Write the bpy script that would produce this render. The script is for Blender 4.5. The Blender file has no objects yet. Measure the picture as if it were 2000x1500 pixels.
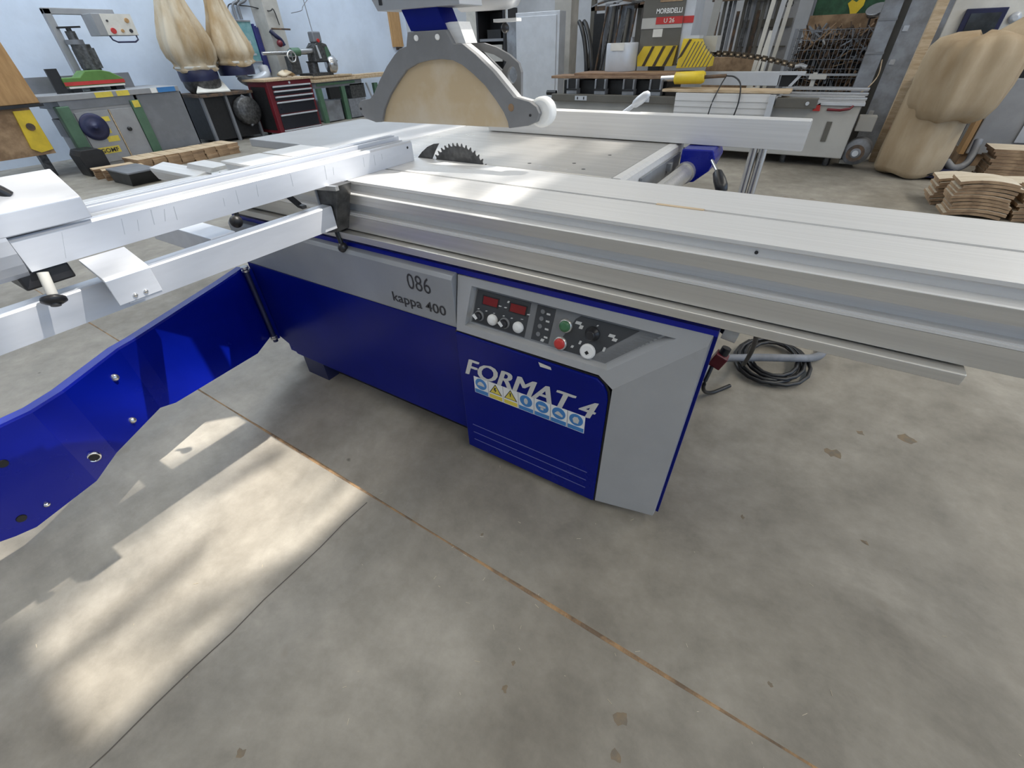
import bpy, bmesh, math, random
from mathutils import Vector, Matrix
random.seed(7)
SC = bpy.context.scene
COL = SC.collection

# ------------------------------------------------------------------ camera
cd = bpy.data.cameras.new('camera'); cam = bpy.data.objects.new('camera', cd); COL.objects.link(cam)
Rr = Vector((0.8503682, 0.5254723, -0.02743683))
Rd = Vector((0.30617216, -0.53653588, -0.78637641))
Rf = Vector((-0.42793986, 0.6603091, -0.61713804))
cam.matrix_world = Matrix(((Rr.x, -Rd.x, -Rf.x, 0), (Rr.y, -Rd.y, -Rf.y, 0), (Rr.z, -Rd.z, -Rf.z, 1.215), (0, 0, 0, 1)))
cd.sensor_width = 36; cd.sensor_fit = 'HORIZONTAL'; cd.lens = 848.27 / 2000 * 36
cd.clip_start = 0.02; cd.clip_end = 200
SC.camera = cam

# ------------------------------------------------------------------ light
W = bpy.data.worlds.new('world'); SC.world = W; W.use_nodes = True
bg = W.node_tree.nodes['Background']; bg.inputs[0].default_value = (0.50, 0.70, 1.0, 1); bg.inputs[1].default_value = 2.1
TX, TY = 0.40, 0.45                                  # sun slope
sd = bpy.data.lights.new('sun', 'SUN'); sd.energy = 8.5; sd.angle = math.radians(0.6); sd.color = (1.0, 0.95, 0.87)
sun = bpy.data.objects.new('sun', sd); COL.objects.link(sun)
sun.rotation_euler = Vector((TX, TY, 1.0)).to_track_quat('Z', 'Y').to_euler(); sun.location = (4, 5, 12)
ROOF = 6.0
for i, (x, y, sx, sy, p) in enumerate([(-7.6, 3.5, 1.2, 13, 520), (-3.6, 3.5, 1.2, 13, 170), (4.4, 3.5, 1.2, 13, 540), (-1.5, -4.0, 8, 1.2, 90)]):  # added overhead fill lamps; the roof is closed above them
    ld = bpy.data.lights.new('overhead_fill', 'AREA'); ld.shape = 'RECTANGLE'; ld.size = sx; ld.size_y = sy
    ld.energy = p; ld.color = (0.80, 0.90, 1.0) if i == 0 else (1.0, 0.95, 0.85)
    lo = bpy.data.objects.new('overhead_fill', ld); COL.objects.link(lo); lo.location = (x, y, ROOF - 0.03)
SC.view_settings.view_transform = 'Standard'; SC.view_settings.look = 'None'
SC.view_settings.gamma = 1.0; SC.view_settings.use_curve_mapping = False
SC.view_settings.exposure = 0.0

# ------------------------------------------------------------------ materials
MATS = {}
def mat(name, col, rough=0.5, metal=0.0, var=0.0, scale=8.0, bump=0.0, bscale=60.0, col2=None, stretch=None, coat=0.0, alpha=1.0, trans=0.0, emit=None, spec=0.5, lo=0.4, hi=0.62):
    if name in MATS: return MATS[name]
    m = bpy.data.materials.new(name); m.use_nodes = True; nt = m.node_tree; N = nt.nodes; L = nt.links
    b = N['Principled BSDF']
    b.inputs['Base Color'].default_value = (*col, 1); b.inputs['Roughness'].default_value = rough
    b.inputs['Metallic'].default_value = metal; b.inputs['Coat Weight'].default_value = coat
    b.inputs['Alpha'].default_value = alpha; b.inputs['Transmission Weight'].default_value = trans
    b.inputs['Specular IOR Level'].default_value = spec
    if emit: b.inputs['Emission Color'].default_value = (*emit[0], 1); b.inputs['Emission Strength'].default_value = emit[1]
    if var > 0 or col2 or bump > 0:
        tc = N.new('ShaderNodeTexCoord'); mp = N.new('ShaderNodeMapping'); L.new(tc.outputs['Object'], mp.inputs[0])
        if stretch: mp.inputs['Scale'].default_value = stretch
    if var > 0 or col2:
        n = N.new('ShaderNodeTexNoise'); n.inputs['Scale'].default_value = scale; n.inputs['Detail'].default_value = 6; n.inputs['Roughness'].default_value = 0.6
        L.new(mp.outputs[0], n.inputs['Vector'])
        r = N.new('ShaderNodeValToRGB'); L.new(n.outputs['Fac'], r.inputs[0])
        c2 = col2 or tuple(max(0, c * (1 - var)) for c in col)
        r.color_ramp.elements[0].position = lo; r.color_ramp.elements[0].color = (*c2, 1)
        r.color_ramp.elements[1].position = hi; r.color_ramp.elements[1].color = (*col, 1)
        L.new(r.outputs[0], b.inputs['Base Color'])
        rr = N.new('ShaderNodeMapRange'); L.new(n.outputs['Fac'], rr.inputs[0])
        rr.inputs[3].default_value = min(1, rough + 0.08); rr.inputs[4].default_value = max(0.05, rough - 0.08)
        L.new(rr.outputs[0], b.inputs['Roughness'])
    if bump > 0:
        n2 = N.new('ShaderNodeTexNoise'); n2.inputs['Scale'].default_value = bscale; n2.inputs['Detail'].default_value = 4
        L.new(mp.outputs[0], n2.inputs['Vector'])
        bp = N.new('ShaderNodeBump'); bp.inputs['Strength'].default_value = bump; bp.inputs['Distance'].default_value = 0.01
        L.new(n2.outputs['Fac'], bp.inputs['Height']); L.new(bp.outputs[0], b.inputs['Normal'])
    MATS[name] = m
    return m

def concrete_mat():
    m = bpy.data.materials.new('concrete'); m.use_nodes = True; nt = m.node_tree; N = nt.nodes; L = nt.links; b = N['Principled BSDF']
    tc = N.new('ShaderNodeTexCoord')
    def noise(s, d, ro=0.6, dist=0.0):
        n = N.new('ShaderNodeTexNoise'); n.inputs['Scale'].default_value = s; n.inputs['Detail'].default_value = d
        n.inputs['Roughness'].default_value = ro; n.inputs['Distortion'].default_value = dist; L.new(tc.outputs['Object'], n.inputs['Vector']); return n
    def ramp(src, a, b_, ca, cb):
        r = N.new('ShaderNodeValToRGB'); L.new(src, r.inputs[0]); e = r.color_ramp.elements
        e[0].position = a; e[0].color = (*ca, 1); e[1].position = b_; e[1].color = (*cb, 1); return r
    def mix(fac, a, b_, typ='MIX'):
        x = N.new('ShaderNodeMix'); x.data_type = 'RGBA'; x.blend_type = typ
        if isinstance(fac, float): x.inputs[0].default_value = fac
        else: L.new(fac, x.inputs[0])
        L.new(a, x.inputs[6])
        if isinstance(b_, tuple): x.inputs[7].default_value = (*b_, 1)
        else: L.new(b_, x.inputs[7])
        return x.outputs[2]
    n1 = noise(0.9, 8, 0.65, 0.6); base = ramp(n1.outputs['Fac'], 0.32, 0.70, (0.175, 0.158, 0.130), (0.365, 0.338, 0.290))
    n2 = noise(6, 8, 0.7); fine = ramp(n2.outputs['Fac'], 0.25, 0.75, (0.66, 0.655, 0.64), (1.22, 1.22, 1.22))
    c = mix(1.0, base.outputs[0], fine.outputs[0], 'MULTIPLY')
    n3 = noise(3.1, 3, 0.5, 0.3); st = ramp(n3.outputs['Fac'], 0.69, 0.76, (0, 0, 0), (1, 1, 1))
    c = mix(st.outputs[0], c, (0.17, 0.135, 0.095))
    n5 = noise(7.3, 2, 0.5); sp = ramp(n5.outputs['Fac'], 0.77, 0.80, (0, 0, 0), (1, 1, 1))
    c = mix(sp.outputs[0], c, (0.09, 0.08, 0.065))
    L.new(c, b.inputs['Base Color'])
    rr = ramp(n1.outputs['Fac'], 0.3, 0.7, (0.62, 0.62, 0.62), (0.45, 0.45, 0.45)); L.new(rr.outputs[0], b.inputs['Roughness'])
    n4 = noise(90, 5, 0.7); bp = N.new('ShaderNodeBump'); bp.inputs['Strength'].default_value = 0.12; bp.inputs['Distance'].default_value = 0.004
    L.new(n4.outputs['Fac'], bp.inputs['Height']); L.new(bp.outputs[0], b.inputs['Normal'])
    MATS['concrete'] = m; return m

M = {}
M['concrete'] = concrete_mat()
M['sawdust'] = mat('sawdust', (0.42, 0.26, 0.13), 0.9, 0, col2=(0.17, 0.12, 0.08), scale=14, bump=0.5, bscale=200)
M['floorstain'] = mat('floorstain', (0.225, 0.17, 0.11), 0.95, 0, col2=(0.17, 0.145, 0.115), scale=40)
M['crack'] = mat('crack', (0.09, 0.08, 0.07), 0.9)
M['wallpaint'] = mat('wallpaint', (0.64, 0.72, 0.84), 0.85, 0, col2=(0.52, 0.58, 0.67), scale=1.1, lo=0.25, hi=0.55, bump=0.15, bscale=25)
M['backwall'] = mat('backwall', (0.50, 0.51, 0.53), 0.85, 0, var=0.2, scale=1.3)
M['cloth2'] = mat('cloth2', (0.44, 0.35, 0.235), 0.9, 0, col2=(0.30, 0.215, 0.125), scale=1.8, stretch=(1.6, 1.6, .6), lo=0.35, hi=0.65, bump=0.25, bscale=14)
M['plaster'] = mat('plaster', (0.52, 0.50, 0.46), 0.9, 0, var=0.25, scale=2.5, bump=0.3, bscale=20)
M['roof'] = mat('roof', (0.45, 0.45, 0.44), 0.9, 0, var=0.15, scale=2)
M['alu'] = mat('alu', (0.66, 0.645, 0.61), 0.34, 0.72, var=0.10, scale=3, stretch=(0.4, 30, 30), bump=0.04, bscale=40)
M['alutop'] = mat('alutop', (0.72, 0.715, 0.705), 0.38, 0.22, var=0.08, scale=3, stretch=(0.5, 40, 40), bump=0.03, bscale=30)
M['alufence'] = mat('alufence', (0.60, 0.62, 0.665), 0.38, 0.25, var=0.07, scale=4, stretch=(6, 1.2, 6))
M['iron'] = mat('iron', (0.60, 0.585, 0.555), 0.30, 0.75, var=0.16, scale=3, stretch=(1, 18, 18), bump=0.03, bscale=40)
M['steel'] = mat('steel', (0.62, 0.62, 0.62), 0.25, 0.9, var=0.1, scale=9)
M['chrome'] = mat('chrome', (0.80, 0.80, 0.80), 0.12, 1.0, var=0.05, scale=9)
M['greypaint'] = mat('greypaint', (0.30, 0.315, 0.335), 0.42, 0.1, var=0.10, scale=3)
M['hoodgrey'] = mat('hoodgrey', (0.40, 0.405, 0.41), 0.40, 0.15, var=0.08, scale=4, bump=0.05, bscale=300)
M['guardgrey'] = mat('guardgrey', (0.175, 0.178, 0.183), 0.5, 0.1, var=0.12, scale=12)
M['castgrey'] = mat('castgrey', (0.37, 0.375, 0.385), 0.42, 0.2, var=0.06, scale=3)
M['blue'] = mat('blue', (0.002, 0.010, 0.28), 0.26, 0.0, var=0.15, scale=2.5, coat=0.1, spec=0.3)
M['bluepanel'] = mat('bluepanel', (0.002, 0.008, 0.17), 0.30, 0.0, var=0.15, scale=2.5, spec=0.14)
M['blueline'] = mat('blueline', (0.11, 0.12, 0.32), 0.35)
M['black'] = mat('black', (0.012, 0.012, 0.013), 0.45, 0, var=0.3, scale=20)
M['darkplastic'] = mat('darkplastic', (0.025, 0.025, 0.028), 0.35, 0, var=0.3, scale=20)
M['panelblack'] = mat('panelblack', (0.045, 0.048, 0.052), 0.5, 0, var=0.2, scale=10)
M['panelgrey'] = mat('panelgrey', (0.19, 0.195, 0.20), 0.5, 0, var=0.1, scale=10)
M['darksteel'] = mat('darksteel', (0.13, 0.13, 0.13), 0.45, 0.6, var=0.5, scale=25)
M['white'] = mat('white', (0.78, 0.78, 0.76), 0.5, 0, var=0.06, scale=6)
M['offwhite'] = mat('offwhite', (0.70, 0.68, 0.62), 0.55, 0, var=0.12, scale=5)
M['letters'] = mat('letters', (0.62, 0.62, 0.60), 0.45, 0.2, var=0.05, scale=5)
M['ink'] = mat('ink', (0.03, 0.03, 0.035), 0.6, 0, var=0.1, scale=5)
M['redled'] = mat('redled', (0.20, 0.012, 0.012), 0.2, 0, var=0.1, scale=9)
M['red'] = mat('red', (0.50, 0.035, 0.03), 0.4, 0, var=0.15, scale=9)
M['crimson'] = mat('crimson', (0.15, 0.012, 0.020), 0.35, 0, var=0.2, scale=5)
M['green'] = mat('green', (0.05, 0.16, 0.07), 0.4, 0, var=0.1, scale=9)
M['stblue'] = mat('stblue', (0.05, 0.21, 0.50), 0.4, 0, var=0.1, scale=9)
M['styellow'] = mat('styellow', (0.72, 0.58, 0.08), 0.45, 0, var=0.15, scale=9)
M['hazard'] = mat('hazard', (0.72, 0.52, 0.03), 0.45, 0, var=0.2, scale=5)
M['hazardblack'] = mat('hazardblack', (0.05, 0.035, 0.02), 0.6, 0, var=0.2, scale=5)
M['beigeplastic'] = mat('beigeplastic', (0.56, 0.50, 0.41), 0.33, 0, col2=(0.44, 0.34, 0.21), scale=2.2, lo=0.42, hi=0.60)
M['wood'] = mat('wood', (0.56, 0.44, 0.30), 0.7, 0, col2=(0.42, 0.31, 0.19), scale=3, stretch=(2, 14, 14))
M['palewood'] = mat('palewood', (0.60, 0.53, 0.42), 0.75, 0, col2=(0.50, 0.42, 0.31), scale=2.5, stretch=(2, 12, 12))
M['pencil'] = mat('pencil', (0.42, 0.45, 0.50), 0.6, 0, var=0.2, scale=30)
M['woodend'] = mat('woodend', (0.40, 0.27, 0.16), 0.8, 0, col2=(0.22, 0.14, 0.08), scale=6)
M['plywood'] = mat('plywood', (0.50, 0.30, 0.13), 0.65, 0, col2=(0.40, 0.23, 0.095), scale=4, stretch=(6, 6, 1))
M['darkwood'] = mat('darkwood', (0.30, 0.19, 0.11), 0.65, 0, col2=(0.17, 0.10, 0.06), scale=3, stretch=(2, 14, 14))
M['cloth'] = mat('cloth', (0.56, 0.48, 0.36), 0.9, 0, col2=(0.36, 0.25, 0.13), scale=1.8, stretch=(1.6, 1.6, .6), lo=0.38, hi=0.60, bump=0.25, bscale=14)
M['navy'] = mat('navy', (0.018, 0.022, 0.075), 0.4, 0, var=0.3, scale=5)
M['machinegreen'] = mat('machinegreen', (0.085, 0.17, 0.105), 0.5, 0, var=0.2, scale=6)
M['hoodgreen'] = mat('hoodgreen', (0.10, 0.22, 0.045), 0.5, 0, var=0.2, scale=6)
M['machinegrey'] = mat('machinegrey', (0.33, 0.335, 0.345), 0.5, 0.1, var=0.14, scale=4)
M['sheet'] = mat('sheet', (0.24, 0.25, 0.27), 0.45, 0.3, var=0.2, scale=3)
M['teal'] = mat('teal', (0.13, 0.31, 0.33), 0.6, 0, col2=(0.22, 0.40, 0.42), scale=8)
M['curtain'] = mat('curtain', (0.025, 0.03, 0.17), 0.6, 0, var=0.3, scale=8)
M['drawer'] = mat('drawer', (0.014, 0.016, 0.026), 0.3, 0, var=0.3, scale=5)
M['rust'] = mat('rust', (0.16, 0.10, 0.06), 0.8, 0.2, col2=(0.07, 0.06, 0.055), scale=12)
M['galv'] = mat('galv', (0.33, 0.35, 0.38), 0.42, 0.6, col2=(0.22, 0.225, 0.235), scale=5)
M['beigepaint'] = mat('beigepaint', (0.44, 0.43, 0.40), 0.5, 0, var=0.1, scale=4)
M['olive'] = mat('olive', (0.115, 0.108, 0.092), 0.5, 0, var=0.15, scale=4)
M['glass'] = mat('glass', (0.05, 0.06, 0.07), 0.1, 0, var=0.4, scale=9)
M['hose'] = mat('hose', (0.21, 0.22, 0.24), 0.6, 0, var=0.25, scale=14)
M['greencloth'] = mat('greencloth', (0.03, 0.10, 0.05), 0.7, 0, var=0.4, scale=9)
M['duct'] = mat('duct', (0.55, 0.57, 0.60), 0.4, 0.2, var=0.1, scale=5)

# ------------------------------------------------------------------ geometry helpers (world coordinates)
class G:
    def __init__(s): s.v = []; s.f = []; s.sm = []
    def add(s, vs, fs, smooth=False):
        o = len(s.v); s.v += [Vector(v) for v in vs]
        for f in fs: s.f.append([i + o for i in f]); s.sm.append(smooth)
        return s
    def box(s, x0, x1, y0, y1, z0, z1):
        v = [(x, y, z) for z in (z0, z1) for y in (y0, y1) for x in (x0, x1)]
        return s.add(v, [(0, 2, 3, 1), (4, 5, 7, 6), (0, 1, 5, 4), (2, 6, 7, 3), (0, 4, 6, 2), (1, 3, 7, 5)])
    def obox(s, c, size, rot):
        g = G().box(-size[0]/2, size[0]/2, -size[1]/2, size[1]/2, -size[2]/2, size[2]/2)
        m = Matrix.Translation(c) @ rot.to_matrix().to_4x4() if hasattr(rot, 'to_matrix') else Matrix.Translation(c) @ rot
        return s.add([m @ v for v in g.v], g.f)
    def bar(s, p0, p1, w, h, up=(0, 0, 1)):
        p0, p1 = Vector(p0), Vector(p1); d = (p1 - p0).normalized(); u = Vector(up); sd_ = d.cross(u)
        if sd_.length < 1e-4: sd_ = d.cross(Vector((1, 0, 0)))
        sd_.normalize(); u = sd_.cross(d)
        v = [p + sd_ * a * w / 2 + u * b * h / 2 for p in (p0, p1) for b in (-1, 1) for a in (-1, 1)]
        return s.add(v, [(0, 2, 3, 1), (4, 5, 7, 6), (0, 1, 5, 4), (2, 6, 7, 3), (0, 4, 6, 2), (1, 3, 7, 5)])
    def prism(s, poly, ax, a0, a1):
        def P(p, a): return {'x': (a, p[0], p[1]), 'y': (p[0], a, p[1]), 'z': (p[0], p[1], a)}[ax]
        n = len(poly); v = [P(p, a0) for p in poly] + [P(p, a1) for p in poly]
        fs = [list(range(n))[::-1], list(range(n, 2 * n))] + [(i, (i + 1) % n, n + (i + 1) % n, n + i) for i in range(n)]
        return s.add(v, fs)
    def cyl(s, p0, p1, r0, r1=None, n=16, caps=True):
        r1 = r0 if r1 is None else r1
        p0, p1 = Vector(p0), Vector(p1); d = (p1 - p0).normalized()
        a = d.cross(Vector((0, 0, 1)) if abs(d.z) < 0.9 else Vector((1, 0, 0))).normalized(); b = d.cross(a)
        ring = lambda p, r: [p + (a * math.cos(2 * math.pi * i / n) + b * math.sin(2 * math.pi * i / n)) * r for i in range(n)]
        A, B = ring(p0, r0), ring(p1, r1)
        s.add(A + B, [(i, (i + 1) % n, n + (i + 1) % n, n + i) for i in range(n)], True)
        if caps: s.add(A, [tuple(range(n))[::-1]]); s.add(B, [tuple(range(n))])
        return s
    def tube(s, path, r, n=8, closed=False):
        P = [Vector(p) for p in path]; k = len(P); V = []
        for i, p in enumerate(P):
            d = (P[(i + 1) % k if closed else min(i + 1, k - 1)] - P[(i - 1) % k if closed else max(i - 1, 0)]).normalized()
            a = d.cross(Vector((0, 0, 1)) if abs(d.z) < 0.95 else Vector((1, 0, 0))).normalized(); b = d.cross(a)
            V += [p + (a * math.cos(2 * math.pi * j / n) + b * math.sin(2 * math.pi * j / n)) * r for j in range(n)]
        F = [(i * n + j, i * n + (j + 1) % n, ((i + 1) % k) * n + (j + 1) % n, ((i + 1) % k) * n + j) for i in range(k if closed else k - 1) for j in range(n)]
        s.add(V, F, True)
        if not closed: s.add(V[:n], [tuple(range(n))]); s.add(V[-n:], [tuple(range(n))[::-1]])
        return s
    def lathe(s, prof, c, d=(0, 0, 1), n=20):
        c, d = Vector(c), Vector(d).normalized()
        a = d.cross(Vector((0, 0, 1)) if abs(d.z) < 0.9 else Vector((1, 0, 0))).normalized(); b = d.cross(a)
        V = [c + d * h + (a * math.cos(2 * math.pi * j / n) + b * math.sin(2 * math.pi * j / n)) * max(r, 1e-4) for r, h in prof for j in range(n)]
        F = [(i * n + j, i * n + (j + 1) % n, (i + 1) * n + (j + 1) % n, (i + 1) * n + j) for i in range(len(prof) - 1) for j in range(n)]
        s.add(V, F, True)
        s.add(V[:n], [tuple(range(n))[::-1]]); s.add(V[-n:], [tuple(range(n))])
        return s
    def ball(s, c, r, n=14):
        return s.lathe([(r * math.sin(math.pi * i / 8), -r * math.cos(math.pi * i / 8)) for i in range(9)], c, n=n)

ORG = {}
def mesh_obj(name, g, m, org, bevel=0.0):
    me = bpy.data.meshes.new(name)
    o_ = Vector(org)
    me.from_pydata([tuple(v - o_) for v in g.v], [], g.f)
    me.polygons.foreach_set('use_smooth', g.sm)
    bm = bmesh.new(); bm.from_mesh(me); bmesh.ops.recalc_face_normals(bm, faces=bm.faces); bm.to_mesh(me); bm.free()
    me.materials.append(M[m] if isinstance(m, str) else m); me.update()
    o = bpy.data.objects.new(name, me); COL.objects.link(o)
    if bevel > 0:
        b = o.modifiers.new('bevel', 'BEVEL'); b.width = bevel; b.segments = 2; b.limit_method = 'ANGLE'; b.angle_limit = math.radians(40)
    return o
def thing(name, label, cat, org, group=None):
    o = bpy.data.objects.new(name, None); COL.objects.link(o); o.location = org; o.empty_display_size = 0.1
    o['label'] = label; o['category'] = cat
    if group: o['group'] = group
    ORG[o] = Vector(org); return o
def part(parent, name, g, m, label=None, bevel=0.0, kind=None):
    org = ORG[parent]; o = mesh_obj(name, g, m, org, bevel); o.parent = parent; ORG[o] = org
    if label: o['label'] = label
    if kind: o['kind'] = kind
    return o
def solo(name, g, m, label, cat, org, group=None, bevel=0.0, kind=None):
    o = mesh_obj(name, g, m, org, bevel); o.location = org; ORG[o] = Vector(org)
    o['label'] = label; o['category'] = cat
    if group: o['group'] = group
    if kind: o['kind'] = kind
    return o
def struct(name, g, m, bevel=0.0):
    o = mesh_obj(name, g, m, (0, 0, 0), bevel); o['kind'] = 'structure'; ORG[o] = Vector((0, 0, 0)); return o
def text_geo(txt, origin, right, up, w, h, shear=0.0, weight=0.0, depth=0.0008):
    cu = bpy.data.curves.new('t', 'FONT'); cu.body = txt; cu.size = 1; cu.shear = shear; cu.offset = weight; cu.extrude = 0.0; cu.resolution_u = 3
    ob = bpy.data.objects.new('t', cu); COL.objects.link(ob)
    dg = bpy.context.evaluated_depsgraph_get(); dg.update()
    me = bpy.data.meshes.new_from_object(ob.evaluated_get(dg))
    xs = [v.co.x for v in me.vertices]; ys = [v.co.y for v in me.vertices]
    x0, x1, y0, y1 = min(xs), max(xs), min(ys), max(ys)
    O, R_, U = Vector(origin), Vector(right).normalized(), Vector(up).normalized(); n = R_.cross(U) * depth
    g = G(); g.add([O + R_ * ((v.co.x - x0) / (x1 - x0) * w) + U * ((v.co.y - y0) / (y1 - y0) * h) + n for v in me.vertices], [tuple(p.vertices) for p in me.polygons])
    bpy.data.objects.remove(ob); bpy.data.curves.remove(cu); bpy.data.meshes.remove(me)
    return g

# ------------------------------------------------------------------ the hall
fl = struct('floor', G().box(-9.65, 9, -7, 10.6, -0.15, 0), 'concrete')
g = G()
n = 60
for k in range(n):                                     # sawdust-filled joint, slightly uneven
    xa, xb = -9.6 + k * 0.31, -9.6 + (k + 1) * 0.31
    ya, yb = 0.507 - (xa - 0.27) * 0.0175, 0.507 - (xb - 0.27) * 0.0175
    wa, wb = 0.0045 + 0.002 * math.sin(k * 1.7), 0.0045 + 0.002 * math.sin((k + 1) * 1.7)
    g.add([(xa, ya - wa, 0.0003), (xb, yb - wb, 0.0003), (xb, yb, 0.0022), (xa, ya, 0.0022), (xb, yb + wb, 0.0003), (xa, ya + wa, 0.0003)], [(0, 1, 2, 3), (3, 2, 4, 5)])
part(fl, 'joint_filling', g, 'sawdust', label='sawdust-filled brown joint running across the concrete floor')
g = G()
for (x, y0, y1) in ((-0.930, -0.85, 0.50), (3.4, -6, 0.4), (3.4, 0.5, 9)):
    k = 14; pts = [(x + 0.003 * math.sin(i * 2.3), y0 + (y1 - y0) * i / k) for i in range(k + 1)]
    for a, b in zip(pts, pts[1:]): g.add([(a[0] - .0016, a[1], .0006), (a[0] + .0016, a[1], .0006), (b[0] + .0016, b[1], .0006), (b[0] - .0016, b[1], .0006)], [(0, 1, 2, 3)])
part(fl, 'joint_crack', g, 'crack')
g = G(); rnd = random.Random(4)
for (x, y, r) in ((.023, .377, .020), (.038, .306, .014), (.394, 1.533, .030), (.63, 1.752, .030), (.481, 1.707, .016), (-.247, .344, .007), (-.237, .286, .010), (-.67, -.118, .010), (.492, 1.169, .012), (.163, 1.078, .010), (-.52, .60, .006), (.30, .62, .008)):
    k = 11; c0 = Vector((x, y, .0012)); ring = [c0 + Vector((math.cos(i * 6.283 / k), math.sin(i * 6.283 / k), 0)) * r * rnd.uniform(.45, 1.15) - Vector((0, 0, .0009)) for i in range(k)]
    g.add([c0] + ring, [(0, 1 + i, 1 + (i + 1) % k) for i in range(k)])
part(fl, 'dust_stain', g, 'floorstain', kind='stuff', label='small brown sawdust stains on the concrete')
g = G()
for k in range(90):
    x, y = rnd.uniform(-1.4, 1.3), rnd.uniform(-.3, 1.0); a = rnd.uniform(0, 3.14); l = rnd.uniform(.003, .014)
    if k > 60: x, y = rnd.uniform(-.6, .3), rnd.uniform(-.1, .6)
    g.bar((x, y, .0008), (x + math.cos(a) * l, y + math.sin(a) * l, .0012), .0009, .0008)
part(fl, 'wood_splinters', g, 'palewood', kind='stuff', label='tiny pale wood splinters on the floor')
struct('wall_left', G().box(-9.85, -9.65, -7, 10.8, 0, ROOF), 'wallpaint')
struct('wall_back', G().box(-9.65, 9, 10.6, 10.8, 0, ROOF), 'backwall')
struct('wall_right', G().box(9, 9.2, -7.2, -5, 0, ROOF).box(9, 9.2, -5, 9, 4.6, ROOF).box(9, 9.2, -5, 9, 0, .4).box(9, 9.2, 9, 10.8, 0, ROOF), 'wallpaint')
struct('wall_front', G().box(-9.85, 9.2, -7.2, -7, 0, ROOF), 'wallpaint')
struct('trim_1', G().box(-9.65, -9.28, 6.48, 6.80, 0, ROOF), 'plaster')                    # pillar on the left wall
struct('trim_2', G().box(-4.66, -4.34, 9.0, 9.3, 0, ROOF), 'plaster')                      # pillar behind the cabinet
# roof with one long opening for the sun patch; pane blotches added for dapple
SX0, SX1, SY0, SY1 = 0.30, 1.47, 2.42, 4.75
struct('ceiling', G().box(-9.85, SX0, -7.2, 10.8, ROOF, ROOF + .1).box(SX1, 9.2, -7.2, 10.8, ROOF, ROOF + .1).box(SX0, SX1, -7.2, SY0, ROOF, ROOF + .1).box(SX0, SX1, SY1, 10.8, ROOF, ROOF + .1), 'roof')
def dapple_pane():  # blotchy transmission added to break up the sunlight below
    m = bpy.data.materials.new('dapple_glazing'); m.use_nodes = True; nt = m.node_tree; N = nt.nodes; L = nt.links
    N.remove(N['Principled BSDF']); out = N['Material Output']
    tr = N.new('ShaderNodeBsdfTransparent'); df = N.new('ShaderNodeBsdfTranslucent'); df.inputs[0].default_value = (0.28, 0.27, 0.25, 1)
    tc = N.new('ShaderNodeTexCoord'); mp = N.new('ShaderNodeMapping'); mp.inputs['Scale'].default_value = (4.6, 1.5, 1); mp.inputs['Rotation'].default_value = (0, 0, 0.12); mp.inputs['Location'].default_value = (3.3, 1.2, 0)
    L.new(tc.outputs['Object'], mp.inputs[0])
    n = N.new('ShaderNodeTexNoise'); n.inputs['Scale'].default_value = 1.5; n.inputs['Detail'].default_value = 1.5; n.inputs['Distortion'].default_value = 0.5; L.new(mp.outputs[0], n.inputs['Vector'])
    r = N.new('ShaderNodeValToRGB'); L.new(n.outputs['Fac'], r.inputs[0]); e = r.color_ramp.elements
    e[0].position = 0.42; e[0].color = (0.20, 0.20, 0.20, 1); e[1].position = 0.61; e[1].color = (1, 1, 1, 1)
    mx = N.new('ShaderNodeMixShader'); L.new(r.outputs[0], mx.inputs[0]); L.new(df.outputs[0], mx.inputs[1]); L.new(tr.outputs[0], mx.inputs[2])
    L.new(mx.outputs[0], out.inputs[0]); return m
struct('window_1', G().add([(SX0, SY0, ROOF + .05), (SX1, SY0, ROOF + .05), (SX1, SY1, ROOF + .05), (SX0, SY1, ROOF + .05)], [(0, 1, 2, 3)]), dapple_pane())
# ------------------------------------------------------------------ the sliding table saw
saw = thing('panel_saw', 'blue and grey sliding table panel saw with long aluminium sliding table', 'saw', (-0.9, 1.1, 0))
# --- sliding table
prof = [(.943, .9), (.943, .893), (.956, .886), (.956, .870), (.924, .870), (.922, .868), (.922, .841), (.950, .841), (.950, .810), (.928, .810), (.928, .806), (.924, .806), (.924, .801), (.927, .801), (.927, .755),
        (1.29, .755), (1.295, .86), (1.295, .9), (1.115, .9), (1.115, .889), (1.102, .889), (1.102, .9)]
sl = part(saw, 'sliding_table', G().prism(prof, 'x', -1.87, 1.25), 'alutop', label='long brushed aluminium sliding table')
part(sl, 'side_profile', G().prism([(.9205, .8675), (.9205, .8415), (.924, .8415), (.924, .8675)], 'x', -1.868, 1.248), 'alu')
part(sl, 'side_profile', G().prism([(.9225, .8005), (.9225, .7555), (.9265, .7555), (.9265, .8005)], 'x', -1.868, 1.248), 'alu')
part(sl, 'slot_insert', G().box(-.285, -.175, 1.1025, 1.1145, .8892, .9012), 'wood', label='pale wooden filler strip in the table slot')
g = G()
for x in (-.05,): g.cyl((x, .944, .896), (x, .9425, .896), .004, n=10)
part(sl, 'screw_hole', G().cyl((-.036, .9558, .878), (-.036, .9545, .878), .0035, n=10), 'black')
rl = part(saw, 'base_rail', G().prism([(.902, .751), (.900, .749), (.900, .7285), (.950, .7285), (.950, .716), (1.28, .716), (1.28, .751)], 'x', -1.95, .337), 'alu', bevel=.0015, label='fixed aluminium guide rail under the sliding table')
part(saw, 'bed_extension', G().prism([(.886, .848), (.948, .860), (.948, .80), (.90, .80), (.886, .836)], 'x', -2.34, -1.98), 'alutop', bevel=.002)
part(saw, 'bed_cap', G().prism([(-2.13, .852), (-1.96, .852), (-1.92, .874), (-2.10, .876)], 'y', .93, 1.0), 'alutop', bevel=.002)
part(saw, 'bed_beam', G().box(-2.30, -1.95, .93, 1.22, .70, .80), 'alu')
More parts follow.
